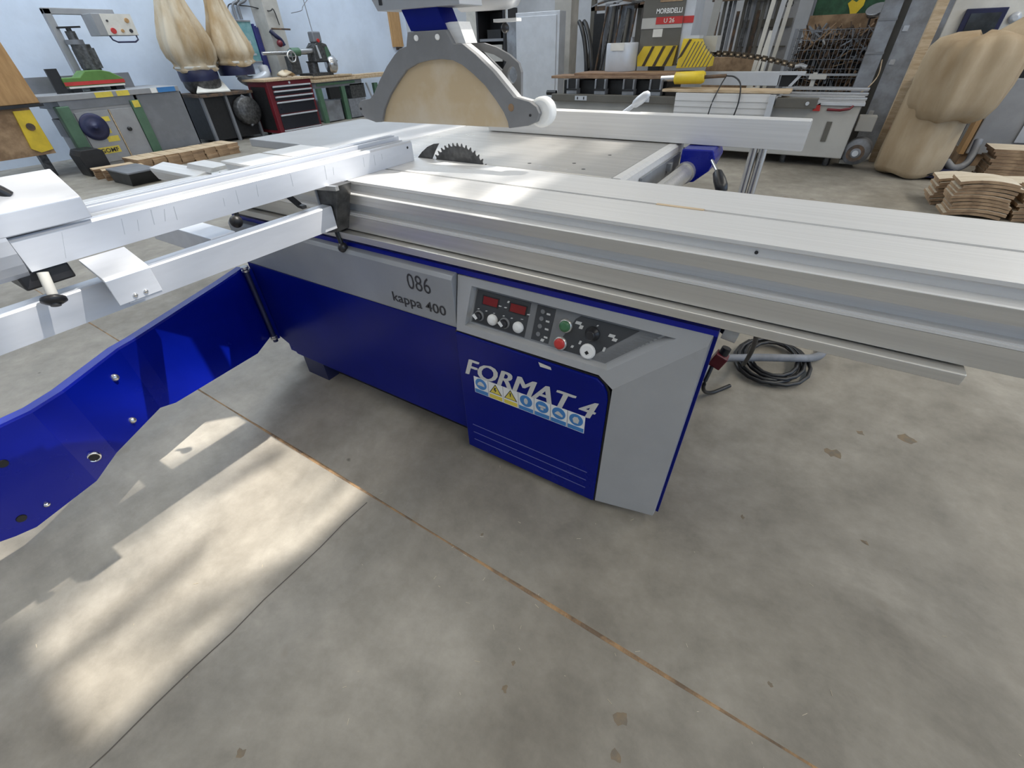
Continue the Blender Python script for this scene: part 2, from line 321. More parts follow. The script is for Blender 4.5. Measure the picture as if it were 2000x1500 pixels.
# --- outfeed and main table
mt = part(saw, 'saw_table', G().box(-1.50, -.475, 1.302, 1.99, .862, .9), 'iron', bevel=.002, label='cast iron saw table with brushed top')
for (x, y) in ((-.791, 1.374), (-.657, 1.434), (-.595, 1.37), (-.60, 1.60)):
    part(mt, 'screw_hole', G().cyl((x, y, .8995), (x, y, .9004), .0065, n=12), 'black')
part(saw, 'outfeed_table', G().box(-2.25, -1.505, 1.30, 1.99, .868, .9), 'castgrey', bevel=.003, label='grey painted outfeed extension table')
part(mt, 'table_rib', G().box(-1.48, -.50, 1.33, 1.95, .80, .862), 'castgrey')
# saw slot, blade, riving knife
part(mt, 'blade_slot', G().box(-1.46, -.50, 1.2955, 1.3022, .885, .8985), 'black')
R0 = .1435; cx, cy, cz = -1.026, 1.2985, .9 + .057 - .1435
g = G(); T = 48; pts = []
for i in range(T):
    a0 = 2 * math.pi * i / T
    for fr, rr in ((0.0, R0), (0.12, R0), (0.30, R0 - .011), (0.80, R0 - .008)):
        a = a0 + fr * 2 * math.pi / T; pts.append((cx + rr * math.cos(a), cz + rr * math.sin(a)))
bl = part(saw, 'saw_blade', G().prism(pts, 'y', cy - .0016, cy + .0016), 'darksteel', label='toothed circular saw blade rising from the slot')
kn = [(-1.214, .898), (-1.19, .918), (-1.16, .937), (-1.13, .948), (-1.106, .951), (-1.128, .925), (-1.146, .898)]
part(saw, 'riving_knife', G().prism(kn, 'y', 1.2968, 1.3002), 'darksteel')
part(mt, 'machine_trunk', G().box(-1.40, -.70, 1.32, 1.90, .05, .80), 'greypaint')
# --- rip fence and its rail
rf = part(saw, 'rip_fence', G().prism([(1.884, .903), (1.884, .990), (1.889, .994), (1.925, .994), (1.925, .903)], 'x', -1.30, -.038), 'alutop', bevel=.001, label='tall aluminium rip fence across the saw table')
part(rf, 'end_cap', G().box(-.0378, -.0355, 1.886, 1.923, .905, .992), 'alutop')
lv = part(rf, 'clamp_lever', G().cyl((-.69, 1.94, .985), (-.650, 1.94, 1.013), .008, n=10).lathe([(.009, 0), (.014, .008), (.0165, .03), (.0155, .055), (.010, .068), (.003, .072)], (-.652, 1.94, 1.012), (.80, 0, .60), 14), 'duct')
part(rf, 'fence_body', G().box(-.78, -.36, 1.926, 2.03, .903, .955), 'greypaint', bevel=.004)
part(saw, 'fence_rail', G().prism([(-.474, .9), (-.474, .85), (-.440, .85), (-.440, .893), (-.452, .9)], 'y', 1.305, 1.97), 'alutop', label='aluminium scale rail on the table edge')
part(saw, 'rail_holder', G().box(-.438, -.430, 1.45, 1.90, .80, .872).box(-.440, -.415, 1.72, 1.745, .84, .865), 'galv')
part(saw, 'round_rail', G().cyl((-.378, 1.31, .826), (-.378, 1.98, .826), .030, n=24).box(-.386, -.370, 1.32, 1.97, .854, .8575), 'alu', label='round steel guide bar for the rip fence')
car = part(saw, 'fence_carriage', G().prism([(-.405, .900), (-.300, .902), (-.288, .875), (-.300, .835), (-.345, .795), (-.375, .79), (-.405, .80)], 'y', 1.80, 1.95), 'blue', bevel=.004, label='blue cast carriage gripping the round bar')
part(car, 'lever_rod', G().cyl((-.296, 1.795, .872), (-.262, 1.745, .850), .0055, n=10), 'steel')
part(car, 'lever_grip', G().lathe([(.009, 0), (.015, .006), (.020, .034), (.021, .060), (.016, .078), (.004, .085)], (-.264, 1.748, .851), (.034, -.035, -.045), 14), 'darkplastic')
part(car, 'collar', G().lathe([(.036, 0), (.036, .03)], (-.378, 1.772, .826), (0, 1, 0), 20), 'alu')
# --- crosscut fence on the outrigger
fp = [(-1.183, .9005), (-1.183, .957), (-1.188, .962), (-1.205, .962), (-1.205, .956), (-1.2265, .956), (-1.2265, .962), (-1.232, .962), (-1.232, .954), (-1.240, .954), (-1.240, .972), (-1.252, .972), (-1.252, .960), (-1.260, .960), (-1.260, .974), (-1.267, .974), (-1.267, .962), (-1.272, .962), (-1.272, .974), (-1.282, .974), (-1.282, .9005)]
fe = part(saw, 'crosscut_fence', G().prism(fp, 'y', .178, 1.246), 'alufence', label='aluminium crosscut fence lying across the sliding table')
part(fe, 'scale_strip', G().box(-1.2258, -1.2065, .32, 1.235, .9562, .9575), 'offwhite')
g = G()
for k in range(92): g.box(-1.2200, -1.2200 + (.012 if k % 5 == 0 else .008), .322 + k * .01, .3245 + k * .01, .9575, .9578)
part(fe, 'scale_ticks', g, 'ink', kind='stuff')
part(fe, 'end_screw', G().cyl((-1.1832, 1.222, .945), (-1.1822, 1.222, .945), .004, n=10), 'black')
g = G()
for (y, z, ln, t, w) in ((.345, .935, .030, -.3, .0009), (.372, .930, .022, -.35, .0007), (.405, .938, .030, -.25, .0016), (.428, .936, .024, -.4, .0012), (.452, .934, .028, -.2, .0012), (.565, .930, .018, -.2, .0010), (.600, .933, .032, -.15, .0009), (.655, .936, .028, -.2, .0012), (.76, .938, .030, -.1, .0010), (.872, .935, .036, -.12, .0012), (.90, .934, .020, -.2, .0008), (1.02, .936, .026, -.1, .0010), (1.065, .934, .03, -.1, .0008), (1.10, .938, .016, 0, .0008), (.235, .930, .045, -.4, .0006)):
    g.bar((-1.1828, y, z - ln / 2), (-1.1828, y - t * ln, z + ln / 2), w, .0003, up=(1, 0, 0))
part(fe, 'pencil_marks', g, 'pencil', kind='stuff')
st = part(saw, 'flip_stop', G().prism([(-1.178, .966), (-1.178, 1.005), (-1.184, 1.010), (-1.252, 1.048), (-1.262, 1.046), (-1.262, .976), (-1.254, .976), (-1.254, 1.036), (-1.19, 1.0), (-1.19, .966)], 'y', -.02, .310), 'alufence', bevel=.002, label='folded aluminium stop cover at the fence end')
part(st, 'handle_foot', G().lathe([(.010, 0), (.010, .012), (.008, .03)], (-1.216, .224, 1.022), (-.1, -.55, .8), 14), 'darkplastic')
part(st, 'handle_grip', G().lathe([(.006, 0), (.014, .008), (.019, .022), (.0195, .034), (.015, .046), (.004, .052)], (-1.219, .208, 1.044), (-.1, -.5, .85), 16), 'darkplastic')
g = G()
k = 10; V = []
for i in range(k + 1):
    a = math.pi * i / k
    V.append((-1.205 - .045 * math.cos(a), .965 - .075 * math.sin(a)))
g.prism(V + [(x, z + .006) for x, z in V[::-1]], 'y', .04, .174)
part(st, 'curved_shoe', g, 'alufence')
part(saw, 'fence_clamp', G().box(-1.27, -1.190, .155, .235, .868, .8995), 'darkplastic', bevel=.004)
part(saw, 'clamp_bolt', G().cyl((-1.165, .188, .90), (-1.152, .178, .862), .0085, n=12), 'offwhite')
part(saw, 'clamp_knob', G().lathe([(.006, 0), (.019, .004), (.0195, .010), (.012, .015), (.008, .017), (.008, .019)], (-1.150, .176, .860), (.55, -.3, -.78), 18), 'darkplastic', label='round black clamping knob below the fence')
# lower rail of the outrigger frame
lr = part(saw, 'outrigger_rail', G().prism([(-1.190, .777), (-1.190, .840), (-1.193, .843), (-1.232, .843), (-1.232, .777)], 'y', -.35, .868), 'alufence', label='lower aluminium rail of the outrigger frame')
part(saw, 'crossbar', G().box(-1.57, -1.233, .522, .588, .79, .846), 'alufence', bevel=.002)
part(saw, 'outrigger_table', G().box(-2.0, -1.571, .50, .935, .828, .848), 'alutop', bevel=.002)
br = part(saw, 'channel_bracket', G().prism([(-1.182, .899), (-1.112, .874), (-1.105, .868), (-1.105, .816), (-1.109, .816), (-1.110, .864), (-1.182, .893)], 'y', .250, .332).box(-1.182, -1.107, .268, .332, .812, .817).box(-1.182, -1.110, .327, .332, .817, .868), 'alufence', bevel=.001, label='folded aluminium channel bracket hanging from the fence')
for y in (.283, .303): part(br, 'screw', G().lathe([(.0045, 0), (.0045, .0015), (.002, .003)], (-1.105, y, .826), (1, 0, 0), 12), 'chrome')
bk = part(saw, 'table_bracket', G().prism([(-1.245, .898), (-1.142, .904), (-1.205, .760), (-1.248, .752)], 'y', .872, .924), 'darksteel', bevel=.002, label='dark cast bracket joining frame and sliding table')
part(bk, 'bracket_lip', G().prism([(-1.245, .898), (-1.142, .904), (-1.142, .892), (-1.242, .885)], 'y', .862, .874), 'steel')
part(bk, 'bracket_web', G().box(-1.2515, -1.2465, .868, .927, .752, .895), 'castgrey')
part(bk, 'clamp_screw', G().cyl((-1.243, .90, .758), (-1.232, .898, .712), .008, n=10), 'black')
part(bk, 'clamp_ball', G().ball((-1.229, .897, .699), .0165), 'darkplastic')
part(saw, 'under_lever', G().bar((-1.275, .79, .885), (-1.242, .80, .855), .013, .011).bar((-1.242, .80, .855), (-1.222, .80, .853), .015, .008), 'black')
part(saw, 'stop_knob', G().ball((-1.40, .682, .82), .018).cyl((-1.40, .69, .83), (-1.40, .70, .90), .007, n=8), 'black')
# --- blue swing arm
AP = [(-1.905, .885, .500, .170), (-1.845, .760, .500, .152), (-1.675, .360, .500, .232), (-1.660, .310, .500, .252), (-1.550, .130, .500, .252), (-1.520, .050, .500, .222), (-1.515, -.110, .500, .196), (-1.515, -.150, .500, .205), (-1.515, -.40, .5, .30)]
g = G(); V = []; F = []
for i, (x, y, zt, zb) in enumerate(AP):
    a = Vector(AP[max(i - 1, 0)][:2]); b = Vector(AP[min(i + 1, len(AP) - 1)][:2]); d = (b - a).normalized(); nn = Vector((d.y, -d.x))     # towards -x
    if nn.x > 0: nn = -nn
    q = Vector((x, y)) + nn * .006; q2 = Vector((x, y)) + nn * .036
    V += [(x, y, zb), (x, y, zt - .006), (x + nn.x * .004, y + nn.y * .004, zt), (q2.x, q2.y, zt), (q2.x, q2.y, zt - .005), (q.x, q.y, zt - .008), (q.x, q.y, zb)]
for i in range(len(AP) - 1):
    for j in range(7): F.append((i * 7 + j, i * 7 + (j + 1) % 7, (i + 1) * 7 + (j + 1) % 7, (i + 1) * 7 + j))
F += [tuple(range(7)), tuple(range(len(V) - 7, len(V)))]
g.add(V, F)
arm = part(saw, 'swing_arm', g, 'blue', label='blue folded steel support arm')
for (x, y, z, r, m) in ((-1.625, .252, .437, .012, 'steel'), (-1.604, .219, .294, .011, 'steel'), (-1.5165, -.062, .243, .008, 'chrome')):
    nx, ny = (.853, -.522) if y > .13 else (1, -.03)
    part(arm, 'bolt', G().lathe([(r, 0), (r, .004), (r * .8, .009), (r * .2, .011)], (x, y, z), (nx, ny, 0), 16), m)
part(arm, 'pivot_ring', G().lathe([(.017, 0), (.017, .006), (.013, .008), (.0125, .005), (.0, .005)], (-1.531, .083, .291), (.95, -.3, 0), 20), 'chrome')
part(arm, 'pivot_core', G().lathe([(.012, 0), (.012, .006)], (-1.5305, .083, .291), (.95, -.3, 0), 16), 'black')
for (y, z) in ((-.116, .244), (-.06, .408)): part(arm, 'rubber_stop', G().lathe([(.011, 0), (.010, .003)], (-1.515, y, z), (1, 0, 0), 14), 'black')
hg = part(saw, 'hinge_rod', G().cyl((-1.868, .868, .150), (-1.868, .868, .512), .011, n=12), 'navy')
for z in (.165, .175, .495, .508): part(hg, 'hinge_nut', G().lathe([(.017, 0), (.017, .008)], (-1.868, .868, z), (0, 0, 1), 6), 'steel')
part(hg, 'hinge_plate', G().box(-1.905, -1.86, .872, .890, .16, .50), 'bluepanel')
# --- machine cabinet
part(saw, 'cabinet_body', G().box(-1.895, -.14, .935, 1.30, .055, .694), 'bluepanel', label='blue painted machine body')
part(saw, 'body_edge', G().box(-1.895, -.056, .917, .938, .697, .7125), 'blue')
part(saw, 'body_side', G().prism([(-.056, .70), (-.064, .70), (-.080, .035), (-.072, .035)], 'y', .934, .952), 'bluepanel')
part(saw, 'plinth', G().box(-1.84, -.10, .965, 1.27, .0, .055), 'black')
ks = part(saw, 'name_panel', G().prism([(.892, .526), (.890, .532), (.890, .684), (.898, .695), (.925, .700), (.934, .526)], 'x', -1.895, -.772), 'greypaint', bevel=.002, label='grey strip panel lettered kappa 400 and 086')
part(ks, 'lettering', text_geo('kappa 400', (-1.030, .8895, .548), (1, 0, 0), (0, 0, 1), .222, .044, weight=.010), 'ink', label='black printed words kappa 400')
part(ks, 'handwriting', text_geo('086', (-.950, .8895, .620), (1, 0, 0), (0, 0, 1), .093, .052, weight=-.004), 'ink', label='handwritten black number 086')
part(saw, 'lower_panel', G().prism([(-1.88, .524), (-1.88, .17), (-1.80, .135), (-1.77, .097), (-.776, .097), (-.776, .524)], 'y', .893, .934), 'bluepanel', bevel=.002, label='plain blue lower side panel')
for x in (-1.70, -.20): part(saw, 'foot', G().cyl((x, 1.0, 0), (x, 1.0, .05), .03, n=14), 'black')
part(saw, 'base_foot', G().box(-1.74, -1.60, .90, .96, .0, .094), 'navy')
# hood with control console
def yb(z): return .88 + (z - .527) * .2096
O_ = [(-.766, .527), (-.300, .527), (-.257, .500), (-.068, .674), (-.064, .699), (-.766, .694)]
I_ = [(-.736, .549), (-.280, .547), (-.137, .672), (-.716, .672)]
g = G(); V = [(x, yb(z), z) for x, z in O_] + [(x, yb(z), z) for x, z in I_] + [(x + dx, yb(z) + .018, z + dz) for (x, z), dx, dz in zip(I_, (.003, -.010, -.022, .008), (.004, .004, -.004, -.004))]
F = [(0, 1, 7, 6), (1, 2, 7), (2, 3, 8, 7), (3, 4, 8), (4, 5, 9, 8), (5, 0, 6, 9), (6, 7, 11, 10), (7, 8, 12, 11), (8, 9, 13, 12), (9, 6, 10, 13), (10, 11, 12, 13)]
V += [(-.766, .90, .527), (-.766, .934, .694), (-.064, .934, .702), (-.080, .934, .033), (-.262, .88, .027), (-.082, .913, .033), (-.262, .934, .027), (-.262, .90, .505)]
F += [(5, 4, 16, 15), (0, 5, 15, 14), (2, 18, 19, 3), (3, 19, 17), (3, 17, 16, 4), (18, 20, 17, 19)]
g.add(V, F)
hood = part(saw, 'control_hood', g, 'hoodgrey', label='grey moulded control hood')
def pl(x, z, off=0.0): return Vector((x, yb(z) + .0175 - off, z))
PN = Vector((0, -.9787, .2052))
def plate(poly, off): 
    g = G(); n_ = len(poly); A = [pl(x, z, 0.0) for x, z in poly]; B = [pl(x, z, off) for x, z in poly]
    return g.add(A + B, [tuple(range(n_)), tuple(range(n_, 2 * n_))] + [(i, (i + 1) % n_, n_ + (i + 1) % n_, n_ + i) for i in range(n_)])
con = part(saw, 'control_panel', plate([(-.724, .556), (-.294, .553), (-.172, .663), (-.708, .663)], .001), 'panelgrey', label='recessed control panel with displays, knobs and buttons')
part(con, 'dark_plate', plate([(-.719, .560), (-.538, .558), (-.527, .659), (-.705, .659)], .0022), 'panelblack')
part(con, 'dark_plate', plate([(-.516, .560), (-.462, .560), (-.452, .659), (-.507, .659)], .0022), 'panelblack')
part(con, 'dark_plate', plate([(-.440, .556), (-.340, .556), (-.226, .659), (-.380, .659), (-.393, .648)], .0022), 'panelblack')
for x in (-.658, -.566):
    fr_ = part(con, 'display', plate([(x - .030, .619), (x + .027, .619), (x + .030, .648), (x - .027, .648)], .0028), 'black')
    part(con, 'digit_window', plate([(x - .026, .622), (x + .023, .622), (x + .026, .645), (x - .023, .645)], .0034), 'redled')
def knob(name, x, z, prof_, m, n=18): return part(con, name, G().lathe(prof_, pl(x, z, .0015), PN, n), m)
for x in (-.694, -.605):
    knob('rotary_knob', x, .583, [(.0165, 0), (.0165, .004), (.014, .006)], 'panelgrey'); knob('rotary_knob', x, .583, [(.013, .005), (.0125, .015), (.011, .017)], 'darkplastic')
    p = pl(x - .004, .586, .019); part(con, 'knob_pointer', G().bar(p + Vector((-.006, -.0005, .007)), p + Vector((.005, .0005, -.005)), .008, .006, up=PN), 'white')
for x in (-.646, -.559): knob('push_button', x, .583, [(.0165, 0), (.0165, .006), (.0145, .010), (.006, .012)], 'white')
for x, z, m in ((-.417, .624, 'green'), (-.425, .573, 'red')):
    knob('button_ring', x, z, [(.019, 0), (.019, .006), (.0165, .008)], 'alu'); knob('push_button', x, z, [(.0155, .004), (.015, .012), (.008, .0135)], m)
knob('selector_knob', -.341, .622, [(.020, 0), (.019, .006), (.0135, .008), (.013, .020), (.011, .022)], 'darkplastic')
knob('key_switch', -.345, .573, [(.021, 0), (.021, .007), (.017, .009)], 'white'); knob('key_slot', -.345, .571, [(.006, .009), (.006, .0105)], 'black', 4)
for z in (.645, .625, .603, .580):
    knob('indicator_lamp', -.492 + (z - .61) * .1, z, [(.0068, 0), (.0062, .003)], 'panelgrey', 12)
    part(con, 'printed_mark', plate([(-.477, z - .006), (-.466, z - .006), (-.466, z - .001), (-.477, z - .001)], .0026), 'letters')
for (x, z, w, h) in ((-.385, .640, .016, .008), (-.376, .631, .010, .010), (-.292, .630, .016, .008), (-.283, .622, .012, .008), (-.392, .573, .007, .007), (-.372, .590, .006, .010), (-.305, .590, .006, .012), (-.627, .628, .010, .003), (-.608, .628, .008, .003), (-.533, .626, .008, .003), (-.700, .603, .006, .003), (-.672, .603, .006, .003), (-.645, .603, .005, .002), (-.612, .603, .006, .003), (-.585, .603, .006, .003), (-.552, .608, .007, .002), (-.600, .646, .006, .006), (-.482, .566, .010, .008), (-.333, .646, .004, .004)):
    part(con, 'printed_mark', plate([(x - w / 2, z - h / 2), (x + w / 2, z - h / 2), (x + w / 2 + .003, z + h / 2), (x - w / 2 + .003, z + h / 2)], .0026), 'letters')
g = G()
for k in range(14):
    t = k / 13; x0 = -.285 + t * .0; z = .560 + t * .092
    g.bar(pl(-.325 + t * .112, z, .0016), pl(-.291 + t * .112, z, .0016), .002, .0016, up=PN)
part(con, 'grip_ribs', g, 'panelgrey', kind='stuff')
# door
dp = [(-.768, .030), (-.268, .027), (-.266, .455), (-.270, .480), (-.282, .502), (-.302, .517), (-.768, .522)]
door = part(saw, 'service_door', G().prism(dp, 'y', .874, .930), 'bluepanel', bevel=.003, label='blue service door lettered FORMAT 4')
part(saw, 'door_seal', G().prism([(x + .006 if x > -.5 else x - .003, z + (.005 if z > .4 else -.004)) for x, z in dp], 'y', .881, .932), 'black')
gl = G()
for k, dx in enumerate((-.0035, 0, .0035)):
    gt = text_geo('FORMAT 4', (-.7415 + dx, .8733, .3745 + .001 * (k - 1)), (1, 0, 0), (0, 0, 1), .451, .064, shear=.32, depth=.0006 + .0002 * k); gl.add(gt.v, gt.f)
part(door, 'lettering', gl, 'letters', label='silver italic lettering FORMAT 4')
for z in (.150, .113, .077): part(door, 'groove', G().box(-.738, -.298, .8728, .8742, z - .0012, z + .0012), 'blueline')
part(door, 'torn_sticker', G().add([(-.476, .8733, .512), (-.437, .8733, .508), (-.434, .8733, .499), (-.470, .8733, .498)], [(0, 1, 2, 3)]), 'offwhite')
for k in range(7):
    x0 = -.712 + k * .0560; z0 = .3095; y0 = .8735; w = .0545; yel = k in (1, 2)
    s = part(saw, 'safety_sticker', G().box(x0, x0 + w, y0 - .0006, y0, z0, z0 + .066), 'white', label=('white sticker with yellow warning triangle' if yel else 'white sticker with blue round mandatory sign'))
    cxs, czs = x0 + w / 2, z0 + .042
    if yel:
        part(s, 'pictogram', G().prism([(cxs - .024, czs - .018), (cxs + .024, czs - .018), (cxs, czs + .021)], 'y', y0 - .0012, y0 - .0006), 'ink')
        part(s, 'pictogram', G().prism([(cxs - .0195, czs - .0155), (cxs + .0195, czs - .0155), (cxs, czs + .0165)], 'y', y0 - .0016, y0 - .0006), 'styellow')
        bolt = [(cxs - .004, czs + .008), (cxs + .003, czs + .008), (cxs, czs - .001), (cxs + .005, czs - .001), (cxs - .003, czs - .013), (cxs - .001, czs - .004), (cxs - .006, czs - .004)] if k == 1 else [(cxs - .0025, czs + .009), (cxs + .0025, czs + .009), (cxs + .0012, czs - .006), (cxs - .0012, czs - .006)]
        part(s, 'pictogram', G().prism(bolt, 'y', y0 - .0020, y0 - .0006), 'ink')
        part(s, 'caption_band', G().box(x0 + .003, x0 + w - .003, y0 - .0012, y0 - .0006, z0 + .003, z0 + .018), 'styellow')
    else:
        part(s, 'pictogram', G().cyl((cxs, y0 - .0006, czs), (cxs, y0 - .0014, czs), .0218, n=22), 'stblue')
        gg = G()
        if k == 0: gg.prism([(cxs - .014, czs - .006), (cxs + .014, czs - .006), (cxs + .012, czs + .002), (cxs + .004, czs + .010), (cxs - .004, czs + .010), (cxs - .012, czs + .002)], 'y', y0 - .0019, y0 - .0006)
        elif k == 3: gg.prism([(cxs + .007 * math.cos(a * .6), czs + .012 * math.sin(a * .6)) for a in range(10)], 'y', y0 - .0019, y0 - .0006)
        elif k == 4: gg.box(cxs - .012, cxs + .012, y0 - .0019, y0 - .0006, czs - .001, czs + .006).box(cxs - .005, cxs + .005, y0 - .0019, y0 - .0006, czs - .011, czs - .003)
        elif k == 5: gg.prism([(cxs - .014, czs - .004), (cxs + .012, czs - .010), (cxs + .014, czs - .004), (cxs, czs + .008), (cxs - .006, czs + .006)], 'y', y0 - .0019, y0 - .0006)
        else: gg.prism([(cxs - .007, czs - .012), (cxs + .007, czs - .012), (cxs + .010, czs + .002), (cxs + .004, czs + .012), (cxs - .006, czs + .010), (cxs - .011, czs + .001)], 'y', y0 - .0019, y0 - .0006)
        part(s, 'pictogram', gg, 'letters')
        part(s, 'caption_band', G().box(x0 + .002, x0 + w - .002, y0 - .0012, y0 - .0006, z0 + .002, z0 + .017), 'stblue')
# --- blade guard
OUT = [(-1.363, 1.006), (-1.412, 1.016), (-1.436, 1.04), (-1.436, 1.058), (-1.417, 1.071), (-1.369, 1.077), (-1.344, 1.094), (-1.308, 1.13), (-1.265, 1.167), (-1.222, 1.197), (-1.199, 1.21), (-1.168, 1.216), (-1.155, 1.25), (-1.01, 1.251), (-.987, 1.218), (-.953, 1.218), (-.907, 1.192), (-.85, 1.152), (-.782, 1.092), (-.732, 1.083), (-.709, 1.071), (-.699, 1.055), (-.709, 1.034), (-.736, 1.023), (-.8, 1.014)]
INN = [(-1.333, 1.008), (-1.31, 1.048), (-1.272, 1.089), (-1.225, 1.127), (-1.182, 1.157), (-1.13, 1.174), (-1.082, 1.181), (-1.036, 1.183), (-.993, 1.18), (-.96, 1.169), (-.92, 1.146), (-.881, 1.119), (-.846, 1.085), (-.819, 1.054), (-.806, 1.03), (-.803, 1.0145)]
gu = part(saw, 'blade_guard', G().prism(OUT + INN[::-1], 'y', 1.270, 1.288), 'guardgrey', bevel=.0015, label='grey arched blade guard frame')
part(gu, 'guard_window', G().prism(INN, 'y', 1.280, 1.284), 'beigeplastic', label='beige plastic window of the blade guard')
part(gu, 'guard_rim', G().prism([(x, z) for x, z in OUT[5:20]] + [(x + (.012 if x < -1.08 else -.012), z - .016) for x, z in OUT[5:20]][::-1], 'y', 1.288, 1.312), 'alutop')
BP = [(-1.36, 1.02), (-1.30, 1.10), (-1.20, 1.19), (-1.08, 1.225), (-.995, 1.219), (-.935, 1.218), (-.89, 1.207), (-.846, 1.189), (-.814, 1.169), (-.805, 1.147), (-.808, 1.05), (-.82, 1.05), (-.846, 1.098), (-.90, 1.150), (-.96, 1.180), (-1.03, 1.195), (-1.10, 1.19), (-1.20, 1.15), (-1.28, 1.08), (-1.33, 1.02)]
WT = [(-.949, 1.198), (-.899, 1.190), (-.850, 1.174), (-.868, 1.150), (-.905, 1.175)]
HC = [(-.838 + .019 * math.cos(a * math.pi / 8), 1.140 + .022 * math.sin(a * math.pi / 8)) for a in range(16)]
def holed(outer, holes, ax, a0, a1):
    bm = bmesh.new(); es = []
    for loop in [outer] + holes:
        vs = [bm.verts.new((p[0], a0, p[1])) for p in loop]
        es += [bm.edges.new((vs[i], vs[(i + 1) % len(vs)])) for i in range(len(vs))]
    r = bmesh.ops.triangle_fill(bm, use_beauty=True, use_dissolve=False, edges=es)
    fs = [f for f in bm.faces]
    ex = bmesh.ops.extrude_face_region(bm, geom=fs)
    for v in ex['geom']:
        if isinstance(v, bmesh.types.BMVert): v.co.y = a1
    bm.verts.index_update(); g_ = G(); g_.add([v.co.copy() for v in bm.verts], [[v.index for v in f.verts] for f in bm.faces]); bm.free(); return g_
part(gu, 'guard_back_plate', holed([(-1.0, 1.20), (-.995, 1.219), (-.935, 1.218), (-.89, 1.207), (-.846, 1.189), (-.814, 1.169), (-.805, 1.147), (-.808, 1.05), (-.83, 1.05), (-.87, 1.125), (-.93, 1.172)], [[(-.945, 1.199), (-.899, 1.190), (-.855, 1.172), (-.872, 1.150), (-.905, 1.173)], [(-.836 + .017 * math.cos(a * math.pi / 8), 1.140 + .021 * math.sin(a * math.pi / 8)) for a in range(16)]], 'y', 1.350, 1.362), 'guardgrey')
part(gu, 'guard_roller', G().lathe([(.030, 0), (.0365, .003), (.0385, .010), (.0385, .030), (.0365, .036), (.030, .038)], (-.708, 1.289, 1.055), (0, 1, 0), 28), 'white', label='white plastic pressure roller')
for (x, z, r) in ((-1.425, 1.045, .0035), (-.728, 1.050, .0035)): part(gu, 'pin', G().cyl((x, 1.2705, z), (x, 1.268, z), r, n=10), 'black')
part(gu, 'worn_plug', G().lathe([(.010, 0), (.009, .002), (.004, .002)], (-.793, 1.270, 1.067), (0, -1, 0), 14), 'woodend')
for x in (-1.122, -1.040): part(gu, 'bolt', G().lathe([(.0075, 0), (.007, .004), (.003, .006)], (x, 1.270, 1.235), (0, -1, 0), 14), 'white')
part(gu, 'guard_shoulder', G().prism([(-1.150, 1.2505), (-1.012, 1.2505), (-.988, 1.219), (-.953, 1.219), (-.975, 1.268), (-1.005, 1.268)], 'y', 1.2885, 1.345), 'alutop')
oa = part(saw, 'overhead_arm', G().prism([(-1.257, 1.302), (-1.285, 1.345), (-1.285, 1.42), (-.96, 1.42), (-.945, 1.302)], 'y', 1.262, 1.372), 'greypaint', bevel=.002, label='grey overhead arm carrying the blade guard')
part(oa, 'blue_link', G().prism([(-1.178, 1.303), (-1.040, 1.303), (-1.014, 1.251), (-1.150, 1.2515)], 'y', 1.281, 1.352), 'bluepanel', label='blue link between arm and guard')
part(oa, 'arm_slot', G().box(-1.245, -1.232, 1.2605, 1.2622, 1.315, 1.345), 'black')
part(oa, 'boom', G().cyl((-1.1, 1.32, 1.42), (-1.1, 1.32, ROOF), .045, n=16), 'greypaint')
dpz = part(oa, 'suction_pipe', G().lathe([(.055, 0), (.055, .16), (.05, .19), (.03, .205)], (-1.10, 1.48, 1.352), (1, .1, 0), 22), 'duct', label='pale suction pipe behind the guard')
part(dpz, 'pipe_clamp', G().box(-.985, -.90, 1.485, 1.515, 1.268, 1.276).cyl((-.945, 1.5, 1.276), (-.945, 1.5, 1.30), .004, n=8), 'white')
part(dpz, 'clamp_ball', G().ball((-.948, 1.495, 1.253), .013), 'darkplastic')
part(saw, 'cable_gland', G().cyl((-.052, 1.02, .66), (-.02, 1.02, .655), .018, n=12), 'offwhite')
# ------------------------------------------------------------------ cables behind the saw
def spl(pts, k=8):                                     # Catmull-Rom
    P = [Vector(p) for p in pts]; P = [P[0] * 2 - P[1]] + P + [P[-1] * 2 - P[-2]]; o = []
    for i in range(1, len(P) - 2):
        a, b, c, d = P[i - 1:i + 3]
        for j in range(k):
            t = j / k; o.append(0.5 * ((2 * b) + (c - a) * t + (2 * a - 5 * b + 4 * c - d) * t * t + (3 * b - a - 3 * c + d) * t ** 3))
    return o + [P[-2]]
co = []
for k in range(5 * 16 + 1):
    a = 2 * math.pi * k / 16 + 2.4; t = k / 80
    co.append((.125 + (.150 - .05 * t) * math.cos(a) + .02 * math.sin(t * 17), 2.03 + (.20 - .05 * t) * math.sin(a) + .015 * math.cos(t * 13), .010 + .012 * abs(math.sin(t * 9)) + .018 * t))
g = G().tube(spl([(-.055, 1.03, .655), (.005, 1.25, .60), (.03, 1.62, .30), (.02, 1.85, .07)] + [co[0]], 8) + [Vector(c) for c in co[1:]], .0085, 8)
solo('power_cable', g, 'black', 'black rubber power cable coiled on the floor under the sliding table', 'cable', (.125, 2.03, 0))
g = G().tube(spl([(-.16, 1.42, .030), (-.10, 1.80, .062), (.02, 1.913, .068), (.197, 2.014, .066), (.292, 2.124, .036), (.33, 2.25, .022), (.36, 2.6, .022), (.2, 3.4, .022)], 10), .018, 10)
solo('conduit_hose', g, 'hose', 'grey plastic conduit hose lying across the coiled black cable', 'hose', (.1, 2.0, 0))
pg = thing('cable_plug', 'red plastic plug beside the saw cabinet edge', 'plug', (-.075, 1.68, .0))
part(pg, 'plug_body', G().obox((-.07, 1.62, .205), (.05, .045, .06), Matrix.Rotation(.35, 4, 'Y')), 'crimson', bevel=.004)
